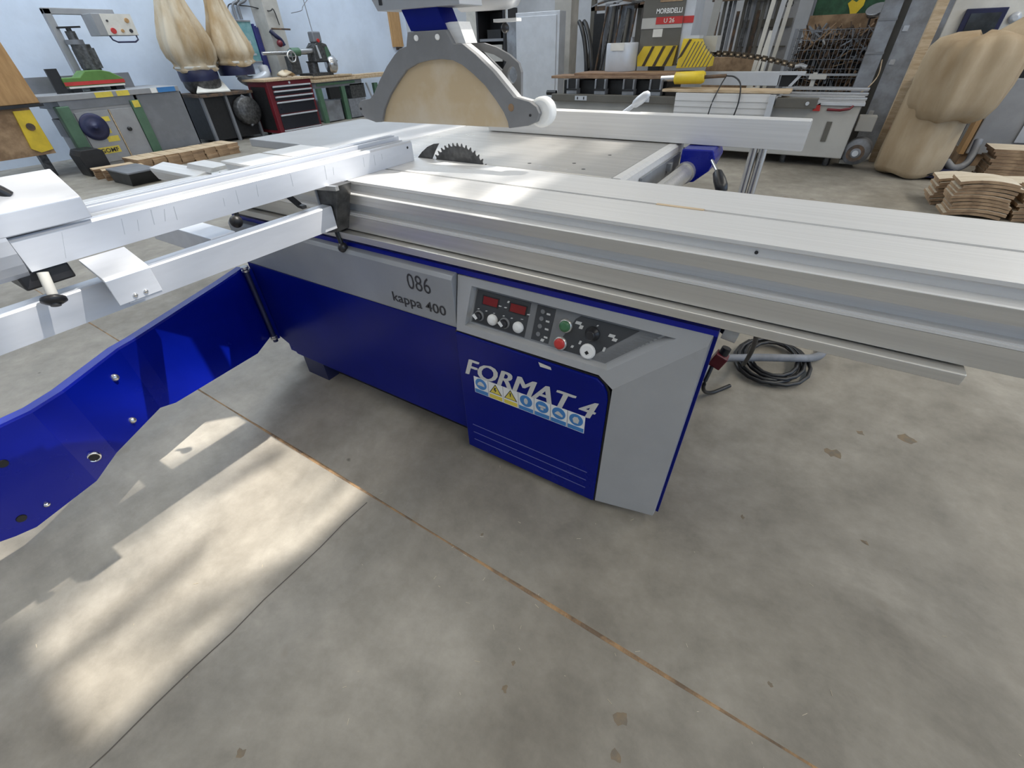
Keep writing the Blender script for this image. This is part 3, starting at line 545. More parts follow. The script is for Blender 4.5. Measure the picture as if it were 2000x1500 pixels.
part(pg, 'plug_cord', G().tube(spl([(-.085, 1.60, .18), (-.09, 1.57, .09), (-.06, 1.66, .012), (.0, 1.75, .012)], 8), .008, 8), 'black')
part(pg, 'plug_collar', G().cyl((-.062, 1.625, .225), (-.055, 1.63, .26), .018, n=12), 'black')

# rip fence support stand
ss = thing('support_stand', 'slim chrome support post standing behind the rip fence', 'stand', (-.235, 2.66, 0))
for dx in (-.021, .021): part(ss, 'post', G().cyl((-.235 + dx, 2.66, .02), (-.235 + dx, 2.66, .86), .019, n=16), 'steel')
part(ss, 'base_plate', G().box(-.40, -.07, 2.50, 2.82, 0, .02), 'darksteel', bevel=.004)
part(ss, 'head_roller', G().cyl((-.40, 2.66, .872), (-.07, 2.66, .872), .022, n=16), 'steel')

# ------------------------------------------------------------------ spindle moulder on the left
X = -8.25
sm = thing('spindle_moulder', 'green and grey spindle moulder with yellow stickers by the white wall', 'machine', (-8.7, 3.1, 0))
part(sm, 'table_top', G().box(-9.15, X, 2.32, 3.98, .795, .86), 'machinegrey', bevel=.006)
part(sm, 'body', G().box(-9.05, X - .03, 2.58, 3.30, .02, .73), 'machinegrey')
part(sm, 'under_frame', G().box(-9.0, X - .02, 2.50, 3.36, .70, .795), 'sheet')
for (y0, y1, tilt) in ((2.44, 2.58, 0), (3.28, 3.40, 0)): part(sm, 'corner_leg', G().box(X - .09, X + .01, y0, y1, .0, .74), 'machinegreen', bevel=.01)
dr_ = part(sm, 'front_door', G().box(X - .03, X - .012, 2.60, 2.98, .07, .66), 'machinegrey', bevel=.004)
part(dr_, 'door_edge', G().box(X - .03, X - .008, 2.985, 2.998, .07, .66), 'wood')
part(sm, 'front_door', G().box(X - .03, X - .012, 3.0, 3.275, .07, .66), 'machinegrey', bevel=.004)
part(sm, 'side_sheet', G().box(X - .75, X - .735, 3.40, 4.0, .0, .79).box(X - .735, X - .03, 3.985, 4.0, .0, .79).box(X - .06, X - .03, 3.40, 4.0, .10, .79), 'sheet')
part(sm, 'handwheel', G().lathe([(.150, 0), (.158, .012), (.150, .026), (.11, .03), (.03, .03), (.03, .05), (.015, .055)], (X - .008, 2.735, .49), (1, 0, 0), 28), 'navy', label='dark blue round handwheel disc')
part(sm, 'lock_knob', G().lathe([(.025, 0), (.025, .03), (.015, .035)], (X - .012, 3.12, .42), (1, 0, 0), 14), 'black')
for (y0, y1, z0, z1, m) in ((2.81, 2.95, .30, .365, 'styellow'), (2.86, 2.95, .535, .59, 'styellow'), (2.855, 2.90, .40, .45, 'styellow'), (2.885, 2.94, .47, .51, 'machinegrey')):
    part(sm, 'sticker', G().box(X - .012, X - .010, y0, y1, z0, z1), m)
part(sm, 'name_sticker', G().box(X - .012, X - .0095, 2.645, 2.90, .17, .25), 'styellow', label='yellow sticker with handwritten letters GOMF')
part(sm, 'lettering', text_geo('GOMF', (X - .0092, 2.665, .182), (0, 1, 0), (0, 0, 1), .215, .052, weight=.02), 'ink')
for (y0, y1, m) in ((2.92, 3.12, 'styellow'), (3.17, 3.32, 'styellow'), (3.60, 3.68, 'white'), (3.69, 3.93, 'stblue')): part(sm, 'table_sticker', G().box(X, X + .002, y0, y1, .798, .856), m)
part(sm, 'warning_label', G().box(X + .01, X + .013, 3.30, 3.38, .655, .735), 'styellow')
ho = part(sm, 'cutter_hood', G().prism([(2.73, .925), (3.42, .925), (3.42, .985), (3.30, 1.06), (3.20, 1.085), (3.02, 1.085), (2.93, 1.02), (2.73, 1.02)], 'x', -8.72, -8.46), 'hoodgreen', bevel=.01, label='green cutter hood with red stripe')
part(ho, 'red_stripe', G().box(-8.458, -8.452, 2.73, 3.42, .935, .975), 'red')
part(ho, 'hood_lip', G().box(-8.70, -8.44, 2.76, 3.40, .905, .925), 'offwhite')
for y in (2.85, 3.1, 3.35): part(sm, 'hood_foot', G().box(-8.68, -8.50, y - .05, y + .05, .86, .906), 'black')
part(sm, 'fence_plate', G().box(-8.90, -8.86, 2.45, 3.68, .86, 1.035), 'sheet')
part(sm, 'fence_plate', G().box(-8.52, -8.48, 2.62, 2.74, .86, 1.12), 'black')
part(sm, 'feeder_column', G().cyl((-8.86, 3.22, .86), (-8.86, 3.22, 1.50), .055, n=18), 'darksteel')
part(sm, 'feeder_motor', G().cyl((-8.80, 3.24, 1.08), (-8.80, 3.24, 1.36), .105, n=20).box(-8.85, -8.70, 3.14, 3.34, 1.10, 1.32), 'darksteel')
part(sm, 'feeder_collar', G().cyl((-8.82, 3.20, 1.36), (-8.82, 3.20, 1.41), .10, n=18), 'sheet')
part(sm, 'feeder_crank', G().cyl((-8.86, 3.22, 1.50), (-8.86, 3.22, 1.53), .03, n=12).bar((-8.86, 3.10, 1.535), (-8.86, 3.36, 1.545), .035, .02), 'black')
part(sm, 'gantry_post', G().box(-8.95, -8.87, 3.05, 3.13, .86, 1.73), 'machinegrey', bevel=.006)
part(sm, 'gantry_beam', G().box(-8.95, -8.87, 3.05, 3.85, 1.67, 1.735), 'machinegrey', bevel=.006)
cb = part(sm, 'control_box', G().box(-8.90, -8.60, 3.45, 3.92, 1.445, 1.675), 'machinegrey', bevel=.006, label='grey control box hanging from the gantry')
part(cb, 'box_face', G().box(-8.60, -8.594, 3.545, 3.915, 1.45, 1.672), 'offwhite')
part(cb, 'pull_handle', G().tube([(-8.62, 3.56, 1.45), (-8.60, 3.57, 1.40), (-8.60, 3.62, 1.375), (-8.60, 3.84, 1.375), (-8.60, 3.885, 1.40), (-8.62, 3.89, 1.45)], .010, 8), 'navy')
for (y, z, r, m) in ((3.60, 1.60, .012, 'ink'), (3.84, 1.605, .028, 'plywood'), (3.625, 1.495, .034, 'red'), (3.735, 1.495, .020, 'plywood'), (3.84, 1.495, .022, 'ink')):
    part(cb, 'button', G().lathe([(r, 0), (r * .9, .015)], (-8.594, y, z), (1, 0, 0), 14), m)
part(sm, 'side_machine_arm', G().box(-8.6, -8.35, 2.44, 2.56, .40, .60), 'sheet')
# plywood board on a yellow planer at the left edge
yp = thing('edge_planer', 'worn yellow planer stand at the left edge under the plywood board', 'machine', (-8.3, 1.95, 0))
part(yp, 'planer_bed', G().box(-8.75, -8.12, 1.2, 2.31, .77, .80), 'black')
part(yp, 'planer_shell', G().box(-8.6, -8.16, 1.45, 2.17, .28, .77), 'woodend')
part(yp, 'yellow_cover', G().prism([(2.00, .745), (2.16, .745), (2.16, .33), (2.03, .31), (1.96, .36)], 'x', -8.16, -8.13), 'hazard')
part(yp, 'cover_bolt', G().cyl((-8.13, 2.07, .58), (-8.11, 2.07, .58), .04, n=12), 'rust')
for y in (1.5, 2.1): part(yp, 'leg', G().box(-8.55, -8.45, y - .04, y + .04, 0, .28), 'darksteel')
solo('plywood_board', G().prism([(1.40, .802), (2.30, .805), (2.265, 1.42), (1.40, 1.42)], 'x', -8.30, -8.17), 'plywood', 'orange-brown plywood panel standing on the planer at the left edge', 'board', (-8.2, 2.0, .80), bevel=.003)
solo('machine_pedestal', G().prism([(2.30, 0), (2.56, 0), (2.56, .27), (2.50, .30), (2.32, .30), (2.28, .24)], 'x', -8.15, -7.85), 'black', 'dark steel pedestal on the floor at the foot of the green machine', 'pedestal', (-8.0, 2.43, 0), bevel=.01)

# lath pile in front of the moulder
def lath_mesh(name, L_, W_, T_, sag, m, end=None):
    k = 6; V = []; F = []
    for i in range(k + 1):
        t = i / k; x = (t - .5) * L_; z = sag * (1 - (2 * t - 1) ** 2)
        V += [(x, -W_ / 2, z), (x, W_ / 2, z), (x, W_ / 2, z + T_), (x, -W_ / 2, z + T_)]
    for i in range(k):
        for j in range(4): F.append((i * 4 + j, i * 4 + (j + 1) % 4, i * 4 + 4 + (j + 1) % 4, i * 4 + 4 + j))
    F += [(3, 2, 1, 0), (k * 4, k * 4 + 1, k * 4 + 2, k * 4 + 3)]
    me = bpy.data.meshes.new(name); me.from_pydata(V, [], F)
    me.materials.append(M[m]); me.materials.append(M[end or m])
    for p in me.polygons:
        if abs(p.normal.x) > .7 or (end and abs(p.normal.y) > .7): p.material_index = 1
    me.update(); return me
def board(me, name, loc, rz, label, group, rx=0):
    o = bpy.data.objects.new(name, me); COL.objects.link(o); o.location = loc; o.rotation_euler = (rx, 0, rz)
    o['label'] = label; o['category'] = 'board'; o['group'] = group
    return o
me = lath_mesh('wood_lath', .44, .165, .0225, .0, 'wood', 'woodend')
for c in range(8):
    for l in range(6):
        board(me, 'wood_lath', (-7.74 + random.uniform(-.015, .015), 2.84 + c * .175 + random.uniform(-.004, .004), l * .0235), random.uniform(-.02, .02), 'short brown wooden lath in the low pile before the green machine', 'laths piled by the green machine')
for c in range(2):
    for l in range(5):
        board(me, 'wood_lath', (-7.62 + c * .22, 2.50 + c * .02 + random.uniform(-.01, .01), l * .0235), 1.35 + random.uniform(-.05, .05), 'short brown wooden lath in the small loose stack beside the pedestal', 'laths stacked beside the pedestal')
bx_ = thing('tool_case', 'dark open metal case with pale lid on the floor behind the crosscut fence', 'case', (-6.95, 2.45, 0))
part(bx_, 'case_body', G().prism([(-7.22, 0.0), (-6.75, 0.0), (-6.70, .13), (-7.27, .13)], 'y', 2.30, 2.62), 'black', bevel=.004)
part(bx_, 'case_lid', G().box(-7.27, -6.70, 2.29, 2.63, .131, .150), 'sheet', bevel=.004)

# ------------------------------------------------------------------ dust collector with two bags
def bag(c, prof_, folds, amp, seed, n=40, squash=1.0):
    rnd = random.Random(seed); ph = [rnd.uniform(0, 6.28) for _ in range(4)]; g = G(); V = []
    for i, (z, r) in enumerate(prof_):
        for j in range(n):
            a = 2 * math.pi * j / n
            f = 1 + amp * (1.6 * abs(math.sin(folds * .5 * a + ph[0] + z * .5)) - 1.1 + .6 * math.sin((folds * 2 - 1) * a + ph[1] - z * 1.5) + .4 * abs(math.sin((folds + 2) * .5 * a + ph[3]))) * (.35 + .65 * math.sin(math.pi * i / (len(prof_) - 1)) ** .6)
            V.append((c[0] + r * f * math.cos(a) * squash, c[1] + r * f * math.sin(a), z + .02 * math.sin(3 * a + ph[2])))
    F = [(i * n + j, i * n + (j + 1) % n, (i + 1) * n + (j + 1) % n, (i + 1) * n + j) for i in range(len(prof_) - 1) for j in range(n)]
    g.add(V, F, True); g.add(V[:n], [tuple(range(n))[::-1]]); g.add(V[-n:], [tuple(range(n))]); return g
dc = thing('dust_collector', 'dust collector with two hanging beige cloth bags over navy drums', 'dust collector', (-8.95, 5.05, 0))
for (y, zb, sd_, pr) in ((4.73, 1.00, 3, [(0, .28), (.03, .30), (.06, .27), (.10, .275), (.16, .315), (.28, .335), (.42, .325), (.60, .275), (.75, .225), (.90, .18), (1.2, .13), (1.4, .10)]), (5.40, 1.04, 5, [(0, .29), (.03, .32), (.06, .285), (.10, .29), (.15, .325), (.24, .315), (.36, .275), (.5, .23), (.65, .18), (.82, .135), (1.1, .10), (1.3, .08)])):
    b_ = part(dc, 'filter_bag', bag((-8.98, y), [(zb + a, r) for a, r in pr], 6, .12, sd_, n=84), 'cloth', label='beige cloth filter bag stained brown')
    part(b_, 'clamp_strap', G().lathe([(.292, 0), (.297, .012), (.292, .03)], (-8.98, y, zb + .035), (0, 0, 1), 30), 'offwhite')
    part(dc, 'drum_ring', G().lathe([(.28, 0), (.285, .05), (.285, .14), (.275, .15)], (-8.98, y, zb - .13), (0, 0, 1), 30), 'navy')
part(dc, 'hopper', G().lathe([(.16, 0), (.27, .16), (.28, .26)], (-8.98, 4.74, .62), (0, 0, 1), 24), 'darksteel')
part(dc, 'chute_sheet', G().add([(-8.66, 4.42, .735), (-8.66, 4.98, .72), (-8.95, 5.05, .86), (-8.95, 4.70, .90), (-8.66, 4.42, .72), (-8.66, 4.98, .705), (-8.95, 5.05, .84), (-8.95, 4.70, .88)], [(0, 1, 2, 3), (7, 6, 5, 4), (0, 4, 5, 1), (1, 5, 6, 2), (2, 6, 7, 3), (3, 7, 4, 0)]), 'offwhite')
part(dc, 'bench_top', G().box(-9.4, -8.62, 4.42, 5.34, .66, .70), 'rust')
part(dc, 'base_frame', G().box(-9.35, -8.70, 4.46, 5.30, .04, .66), 'black')
for y in (4.46, 4.86, 5.30): part(dc, 'leg', G().box(-8.70, -8.65, y - .02, y + .02, 0, .66), 'sheet')
part(dc, 'fan_housing', G().lathe([(.20, 0), (.21, .04), (.21, .16), (.19, .18), (.06, .19)], (-8.70, 5.12, .42), (1, 0, 0), 24), 'darksteel')
part(dc, 'motor_flange', G().tube([(-8.55 + 0 * a, 5.05 + .13 * math.cos(a * .4 - 1.4), .42 + .22 * math.sin(a * .4 - 1.4)) for a in range(8)], .025, 8), 'sheet')
part(dc, 'inlet_pipe', G().tube(spl([(-8.95, 5.42, .93), (-8.95, 5.45, .86), (-9.0, 5.62, .80), (-9.05, 5.95, .86), (-9.1, 6.0, 1.0)], 6), .085, 12), 'duct')

# ------------------------------------------------------------------ on the left wall
nb = thing('notice_board', 'teal notice board pinned with papers on the left wall', 'notice board', (-9.64, 6.15, 1.1))
part(nb, 'board', G().box(-9.65, -9.62, 5.96, 6.36, 1.08, 1.66), 'teal')
part(nb, 'board_frame', G().box(-9.65, -9.61, 5.94, 6.362, 1.66, 1.68).box(-9.65, -9.61, 5.94, 6.362, 1.06, 1.08), 'machinegrey')
for (y, z, w, h) in ((6.04, 1.58, .10, .06), (6.08, 1.48, .06, .05), (6.20, 1.36, .10, .05), (6.25, 1.18, .08, .03)): part(nb, 'paper_note', G().box(-9.619, -9.616, y - w / 2, y + w / 2, z - h / 2, z + h / 2), 'duct')
cu = thing('strip_curtain', 'dark blue strip curtain hanging beside the teal notice board', 'curtain', (-9.60, 6.42, .86))
for k, (y, z1) in enumerate(((6.388, 1.63), (6.421, 1.60), (6.454, 1.58))): part(cu, 'strip', G().prism([(-9.64, y - .02), (-9.60, y - .012), (-9.59, y + .012), (-9.63, y + .022)], 'z', .87 + .01 * k, z1), 'curtain')
wp = thing('wall_pipes', 'bent grey pipes and loose wires on the wall above the notice board', 'pipe', (-9.6, 6.2, 1.7))
for (y, dy) in ((6.10, .0), (6.20, .03)): part(wp, 'pipe', G().tube(spl([(-9.60, y, 1.69), (-9.60, y, 1.82), (-9.60, y + .02, 1.90), (-9.60, y + .13 + dy, 1.95), (-9.60, y + .17 + dy, 2.05), (-9.60, y + .17 + dy, 2.6)], 6), .022, 10), 'sheet')
part(wp, 'wire', G().tube(spl([(-9.62, 6.02, 1.70), (-9.60, 6.0, 1.84), (-9.60, 6.08, 1.90), (-9.60, 6.25, 1.885), (-9.55, 6.42, 1.87), (-9.26, 6.56, 1.80), (-9.255, 6.66, 1.82), (-9.255, 6.70, 1.60)], 6), .009, 6), 'black')
vb = thing('vertical_bandsaw_handle', 'small wall tool with red bulb hanging on the grey pillar', 'tool', (-9.2, 6.55, 1.25)); vb.name = 'hanging_tool'
part(vb, 'tool_body', G().tube(spl([(-9.25, 6.46, 1.52), (-9.2, 6.52, 1.44), (-9.2, 6.60, 1.38), (-9.2, 6.64, 1.30)], 5), .035, 10), 'navy')
part(vb, 'red_bulb', G().ball((-9.16, 6.53, 1.33), .055), 'crimson')
part(vb, 'wall_bracket', G().cyl((-9.27, 6.52, 1.55), (-9.0, 6.72, 1.53), .014, n=8), 'rust')

# ------------------------------------------------------------------ red tool chest
tc_ = thing('tool_chest', 'dark red tool chest with black drawers and bright handles', 'tool chest', (-8.5, 5.85, 0))
part(tc_, 'chest_body', G().box(-8.78, -8.22, 5.38, 6.28, .05, .815), 'crimson', bevel=.008)
part(tc_, 'side_panel', G().box(-8.70, -8.30, 5.372, 5.38, .10, .74), 'black')
for k, (z0, z1) in enumerate(((.695, .745), (.615, .675), (.535, .595), (.345, .515), (.105, .325))):
    d_ = part(tc_, 'drawer', G().box(-8.22, -8.206, 5.46, 6.23, z0, z1), 'drawer', bevel=.003)
    part(d_, 'handle', G().prism([(-8.206, z1 - .002), (-8.180, z1 + .006), (-8.178, z1 - .016), (-8.206, z1 - .022)], 'y', 5.462, 6.228), 'duct')
part(tc_, 'bottom_rail', G().box(-8.205, -8.18, 5.45, 6.24, .075, .095), 'duct')
part(tc_, 'lock', G().cyl((-8.22, 5.82, .78), (-8.205, 5.82, .78), .018, n=12), 'duct')
for (x, y) in ((-8.7, 5.46), (-8.3, 5.46), (-8.7, 6.2), (-8.3, 6.2)): part(tc_, 'caster', G().cyl((x, y - .02, .03), (x, y + .02, .03), .03, n=12), 'black')
part(tc_, 'worktop', G().box(-8.82, -8.19, 5.33, 6.32, .815, .845), 'wood')
solo('rag_heap', bag((-8.5, 6.0), [(.870, .10), (.885, .15), (.91, .11), (.935, .03)], 3, .12, 9), 'cloth', 'crumpled beige rag lying on the tool chest', 'rag', (-8.5, 6.0, .846))

# ------------------------------------------------------------------ radial arm saw and bench
rb = thing('workbench', 'cluttered workbench with green legs and planks behind the tool chest', 'workbench', (-9.1, 7.6, 0))
part(rb, 'bench_top', G().box(-9.45, -8.85, 6.84, 8.85, .70, .745), 'wood', bevel=.004)
part(rb, 'apron', G().box(-9.40, -8.90, 6.88, 8.1, .60, .70), 'sheet')
part(rb, 'apron_strip', G().box(-8.90, -8.885, 6.90, 7.9, .64, .68), 'machinegreen')
for y in (6.95, 7.55, 8.5): part(rb, 'leg', G().prism([(y - .05, 0), (y + .05, 0), (y + .04, .60), (y - .06, .60)], 'x', -8.96, -8.88), 'machinegreen')
part(rb, 'switch_box', G().box(-8.95, -8.86, 7.15, 7.42, .40, .60), 'black')
part(rb, 'motor_box', G().box(-9.2, -8.9, 7.75, 8.15, .36, .62), 'darksteel')
part(rb, 'crate', G().box(-9.3, -8.88, 7.0, 7.4, .02, .38), 'galv')
part(rb, 'crate', G().box(-9.3, -8.88, 7.62, 8.1, .02, .36), 'hose')
part(rb, 'brace', G().bar((-8.87, 8.2, .62), (-8.87, 8.35, .2), .05, .02), 'duct')
for (y0, y1, z, dx) in ((6.9, 7.9, .745, 0), (7.95, 9.05, .745, .05), (6.88, 7.85, .773, .1)):
    solo('plank', G().box(-9.3 + dx, -8.9 + dx * .3, y0, y1, z + .001, z + .027), 'wood', {0: 'lowest pale plank on the bench beside the tool chest', .05: 'long pale plank overhanging the bench towards the blade guard', .1: 'upper short plank under the radial arm saw motor'}[dx], 'plank', (-9.1, (y0 + y1) / 2, z))
ra = thing('radial_arm_saw', 'green-grey radial arm saw standing on the workbench', 'saw', (-9.1, 7.1, .83))
part(ra, 'base', G().box(-9.35, -8.95, 6.92, 7.44, .802, .85), 'darksteel')
part(ra, 'column', G().cyl((-9.1, 7.10, .85), (-9.1, 7.10, 1.02), .10, n=16), 'darksteel')
part(ra, 'arm', G().cyl((-9.0, 6.0, 1.19), (-9.0, 6.56, 1.19), .028, n=12).cyl((-9.0, 6.56, 1.195), (-9.0, 7.10, 1.20), .05, n=14), 'steel')
part(ra, 'arm_sleeve', G().cyl((-9.0, 6.60, 1.195), (-9.0, 6.78, 1.197), .066, n=16), 'machinegreen')
part(ra, 'handwheel', G().tube([(-8.90, 6.52 + .085 * math.cos(a * .3927), 1.13 + .085 * math.sin(a * .3927)) for a in range(16)], .016, 8, closed=True).bar((-8.90, 6.44, 1.13), (-8.90, 6.60, 1.13), .02, .015).bar((-8.90, 6.52, 1.05), (-8.90, 6.52, 1.21), .02, .015, up=(1, 0, 0)), 'steel')
part(ra, 'left_column', G().box(-9.05, -8.92, 6.46, 6.68, .848, 1.14), 'darksteel', bevel=.01)
part(ra, 'head', G().prism([(7.05, 1.03), (7.50, 1.03), (7.40, 1.30), (7.30, 1.33), (7.16, 1.33), (7.08, 1.26)], 'x', -9.15, -8.92), 'darksteel', bevel=.01)
part(ra, 'head_panel', G().prism([(7.34, 1.06), (7.44, 1.06), (7.40, 1.26), (7.33, 1.26)], 'x', -8.92, -8.91), 'machinegreen')
part(ra, 'head_stripe', G().prism([(7.16, 1.08), (7.21, 1.08), (7.16, 1.29), (7.13, 1.29)], 'x', -8.92, -8.91), 'duct')
part(ra, 'motor', G().box(-9.1, -8.95, 7.15, 7.34, 1.33, 1.50), 'sheet', bevel=.02)
part(ra, 'motor_switch', G().cyl((-8.95, 7.24, 1.36), (-8.93, 7.24, 1.36), .03, n=12), 'red')
part(ra, 'blade_cover', G().lathe([(.05, 0), (.14, .02), (.15, .06), (.15, .16), (.12, .19)], (-9.0, 7.35, .98), (.3, 1, 0), 20), 'steel')
part(ra, 'head_flange', G().box(-9.2, -8.88, 7.03, 7.55, 1.02, 1.04), 'black')
part(ra, 'cord', G().tube(spl([(-9.0, 6.62, 1.245), (-9.0, 6.9, 1.235), (-9.0, 7.1, 1.29)], 8), .007, 6), 'black')
hl = thing('ceiling_cable', 'thin grey cord hanging down the wall to the radial arm saw', 'cord', (-9.3, 7.3, 1.5))
part(hl, 'cord', G().cyl((-9.05, 7.24, 1.50), (-9.2, 7.25, 3.4), .008, n=8), 'sheet')
part(hl, 'side_wire', G().tube(spl([(-9.62, 7.30, 1.80), (-9.4, 7.38, 1.83), (-9.15, 7.25, 1.88), (-9.3, 7.6, 2.05), (-9.5, 8.2, 2.3)], 6), .006, 6), 'sheet')

# ------------------------------------------------------------------ far left corner, white cabinet
solo('plywood_sheet', G().box(-9.65, -9.60, 10.0, 10.35, 1.22, 2.1), 'plywood', 'orange wooden panel hanging on the wall left of the saw guard', 'panel', (-9.62, 10.2, 1.2))
hk = thing('coat_hook', 'small dark iron hook below the orange wooden panel', 'hook', (-9.62, 10.2, 1.06))
part(hk, 'hook_plate', G().box(-9.65, -9.62, 10.12, 10.32, 1.16, 1.21), 'rust'); part(hk, 'hook_arm', G().tube([(-9.62, 10.2, 1.18), (-9.55, 10.2, 1.12), (-9.5, 10.2, 1.06), (-9.46, 10.2, 1.09)], .02, 8), 'black')
wc = thing('steel_cabinet', 'tall pale grey steel cabinet behind the blade guard', 'cabinet', (-4.42, 8.3, 0))
part(wc, 'body', G().box(-4.86, -4.05, 8.0, 8.22, 0, 1.60), 'duct', bevel=.006)
part(wc, 'side_wing', G().box(-5.12, -4.88, 8.12, 8.22, 0, 1.50), 'galv', bevel=.004)
part(wc, 'door', G().box(-4.80, -4.10, 7.985, 8.0, .10, 1.55), 'duct', bevel=.004)
eb = thing('electrical_box', 'open black electrical cabinet left of the pale steel cabinet', 'electrical box', (-5.7, 8.75, 0))
part(eb, 'shell', G().box(-6.02, -5.98, 8.5, 8.95, 0, 1.72).box(-5.44, -5.40, 8.5, 8.95, 0, 1.72).box(-5.98, -5.44, 8.91, 8.95, 0, 1.72).box(-5.98, -5.44, 8.5, 8.91, 1.68, 1.72), 'darkplastic')
part(eb, 'shelf', G().box(-5.98, -5.44, 8.52, 8.91, 1.25, 1.29), 'sheet'); part(eb, 'device', G().box(-5.85, -5.55, 8.6, 8.9, 1.29, 1.42), 'black')
part(eb, 'device', G().box(-5.92, -5.50, 8.55, 8.9, .95, 1.2), 'beigepaint')
solo('door_post', G().box(-6.75, -6.45, 9.2, 9.35, 0, 3.0).box(-6.41, -6.35, 9.2, 9.3, 0, 3.0), 'plaster', 'grey door post beyond the blade guard', 'post', (-6.6, 9.3, 0))
hs = thing('suction_hose', 'black flexible suction hose curving down beside the stone pillar', 'hose', (-3.9, 8.4, .8))
for dx in (0, .09): part(hs, 'hose', G().tube(spl([(-3.99 + dx, 8.6, 1.46), (-3.90 + dx, 8.5, 1.40), (-3.78 + dx, 8.4, 1.20), (-3.68 + dx, 8.3, .90), (-3.66 + dx, 8.3, .5), (-3.66 + dx, 8.3, .04)], 6), .035, 10), 'black')

# ------------------------------------------------------------------ boring machine
mo = thing('boring_machine', 'large grey boring machine with hazard-striped head and long bed', 'machine', (-1.5, 6.9, 0))
part(mo, 'bed', G().box(-3.30, -1.62, 6.42, 7.30, .10, .58), 'beigepaint', bevel=.01)
part(mo, 'front_rail', G().box(-3.30, -1.62, 6.34, 6.44, .575, .655), 'olive', bevel=.005)
for x in (-2.86, -2.02): part(mo, 'rail_plate', G().box(x - .085, x + .085, 6.336, 6.341, .59, .64), 'duct'); part(mo, 'plate_slot', G().box(x - .055, x - .04, 6.333, 6.337, .60, .63).box(x + .035, x + .05, 6.333, 6.337, .60, .63), 'ink')
part(mo, 'rail_stub', G().cyl((-3.42, 6.44, .66), (-3.28, 6.44, .66), .03, n=10), 'black')
for x in (-3.02, -2.62, -2.24, -1.90):
    c_ = part(mo, 'clamp', G().box(x - .075, x + .075, 6.38, 6.50, .655, .715).box(x - .075, x - .055, 6.38, 6.46, .715, .82).box(x + .055, x + .075, 6.38, 6.46, .715, .82), 'galv', bevel=.003)
    part(c_, 'clamp_band', G().box(x - .074, x + .074, 6.374, 6.381, .695, .715), 'black'); part(c_, 'clamp_core', G().box(x - .054, x + .054, 6.40, 6.48, .716, .82), 'black')
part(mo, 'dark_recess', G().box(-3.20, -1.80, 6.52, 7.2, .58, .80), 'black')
part(mo, 'bed_plank', G().box(-3.36, -1.80, 6.44, 6.80, .822, .852), 'darkwood', bevel=.003)
part(mo, 'bed_plank', G().box(-3.05, -1.60, 6.50, 7.0, .853, .878), 'darkwood', bevel=.003)
part(mo, 'bed_plank', G().box(-1.80, -.42, 6.36, 6.66, .700, .728), 'wood', bevel=.003)
ap = part(mo, 'apron_plate', G().box(-1.62, -.60, 6.36, 6.50, .40, .50).box(-1.62, -.60, 6.35, 6.50, .50, .56).box(-1.62, -.60, 6.34, 6.50, .56, .62).box(-1.62, -.60, 6.33, 6.50, .62, .695), 'alutop', label='stepped aluminium apron of the boring machine')
part(mo, 'apron_post', G().box(-.60, -.54, 6.30, 6.40, .42, .69), 'duct')
cbn = part(mo, 'end_cabinet', G().box(-1.62, .275, 6.46, 7.35, .10, .60), 'beigepaint', bevel=.01, label='beige steel end cabinet')
part(cbn, 'cabinet_slot', G().box(.02, .07, 6.452, 6.461, .26, .45), 'olive')
part(cbn, 'red_handle', G().tube([(-.02, 6.45, .56), (.10, 6.42, .56), (.18, 6.42, .575), (.20, 6.45, .60)], .012, 8), 'crimson')
part(cbn, 'red_marker', G().prism([(-.155, .545), (-.085, .545), (-.10, .62), (-.13, .60)], 'y', 6.44, 6.46), 'red')
part(cbn, 'cabinet_top', G().box(-.58, .30, 6.44, 7.30, .60, .625), 'duct')
part(mo, 'end_block', G().box(-.53, -.13, 6.34, 6.46, .575, .665), 'olive', bevel=.004)
part(cbn, 'block_screw', G().cyl((-.22, 6.34, .62), (-.22, 6.33, .62), .018, n=12), 'duct')
for z, y in ((.655, 6.52), (.69, 6.62), (.725, 6.75)): part(mo, 'slide_bar', G().cyl((-.50, y, z), (.30, y, z), .016, n=10), 'steel')
for x in (-1.2, -.3, -2.8, .15): part(mo, 'foot', G().cyl((x, 6.62, 0), (x, 6.62, .10), .035, n=12), 'darksteel')
dw = part(mo, 'drive_motor', G().lathe([(.03, 0), (.05, .012), (.085, .014), (.09, .05), (.12, .055), (.128, .09), (.128, .26), (.10, .28)], (.385, 6.42, .17), (.1, 1, 0), 26), 'hose', label='round grey motor at the cabinet end')
part(dw, 'motor_face', G().lathe([(.082, 0), (.082, .004)], (.384, 6.431, .17), (.1, 1, 0), 26), 'rust')
part(dw, 'motor_hub', G().lathe([(.03, 0), (.025, .02)], (.382, 6.41, .17), (.1, 1, 0), 14), 'duct')
part(mo, 'motor_mount', G().box(.276, .45, 6.55, 6.8, .04, .08), 'beigepaint'); part(mo, 'terminal_box', G().box(.30, .46, 6.55, 6.72, .36, .50), 'beigepaint', bevel=.006)
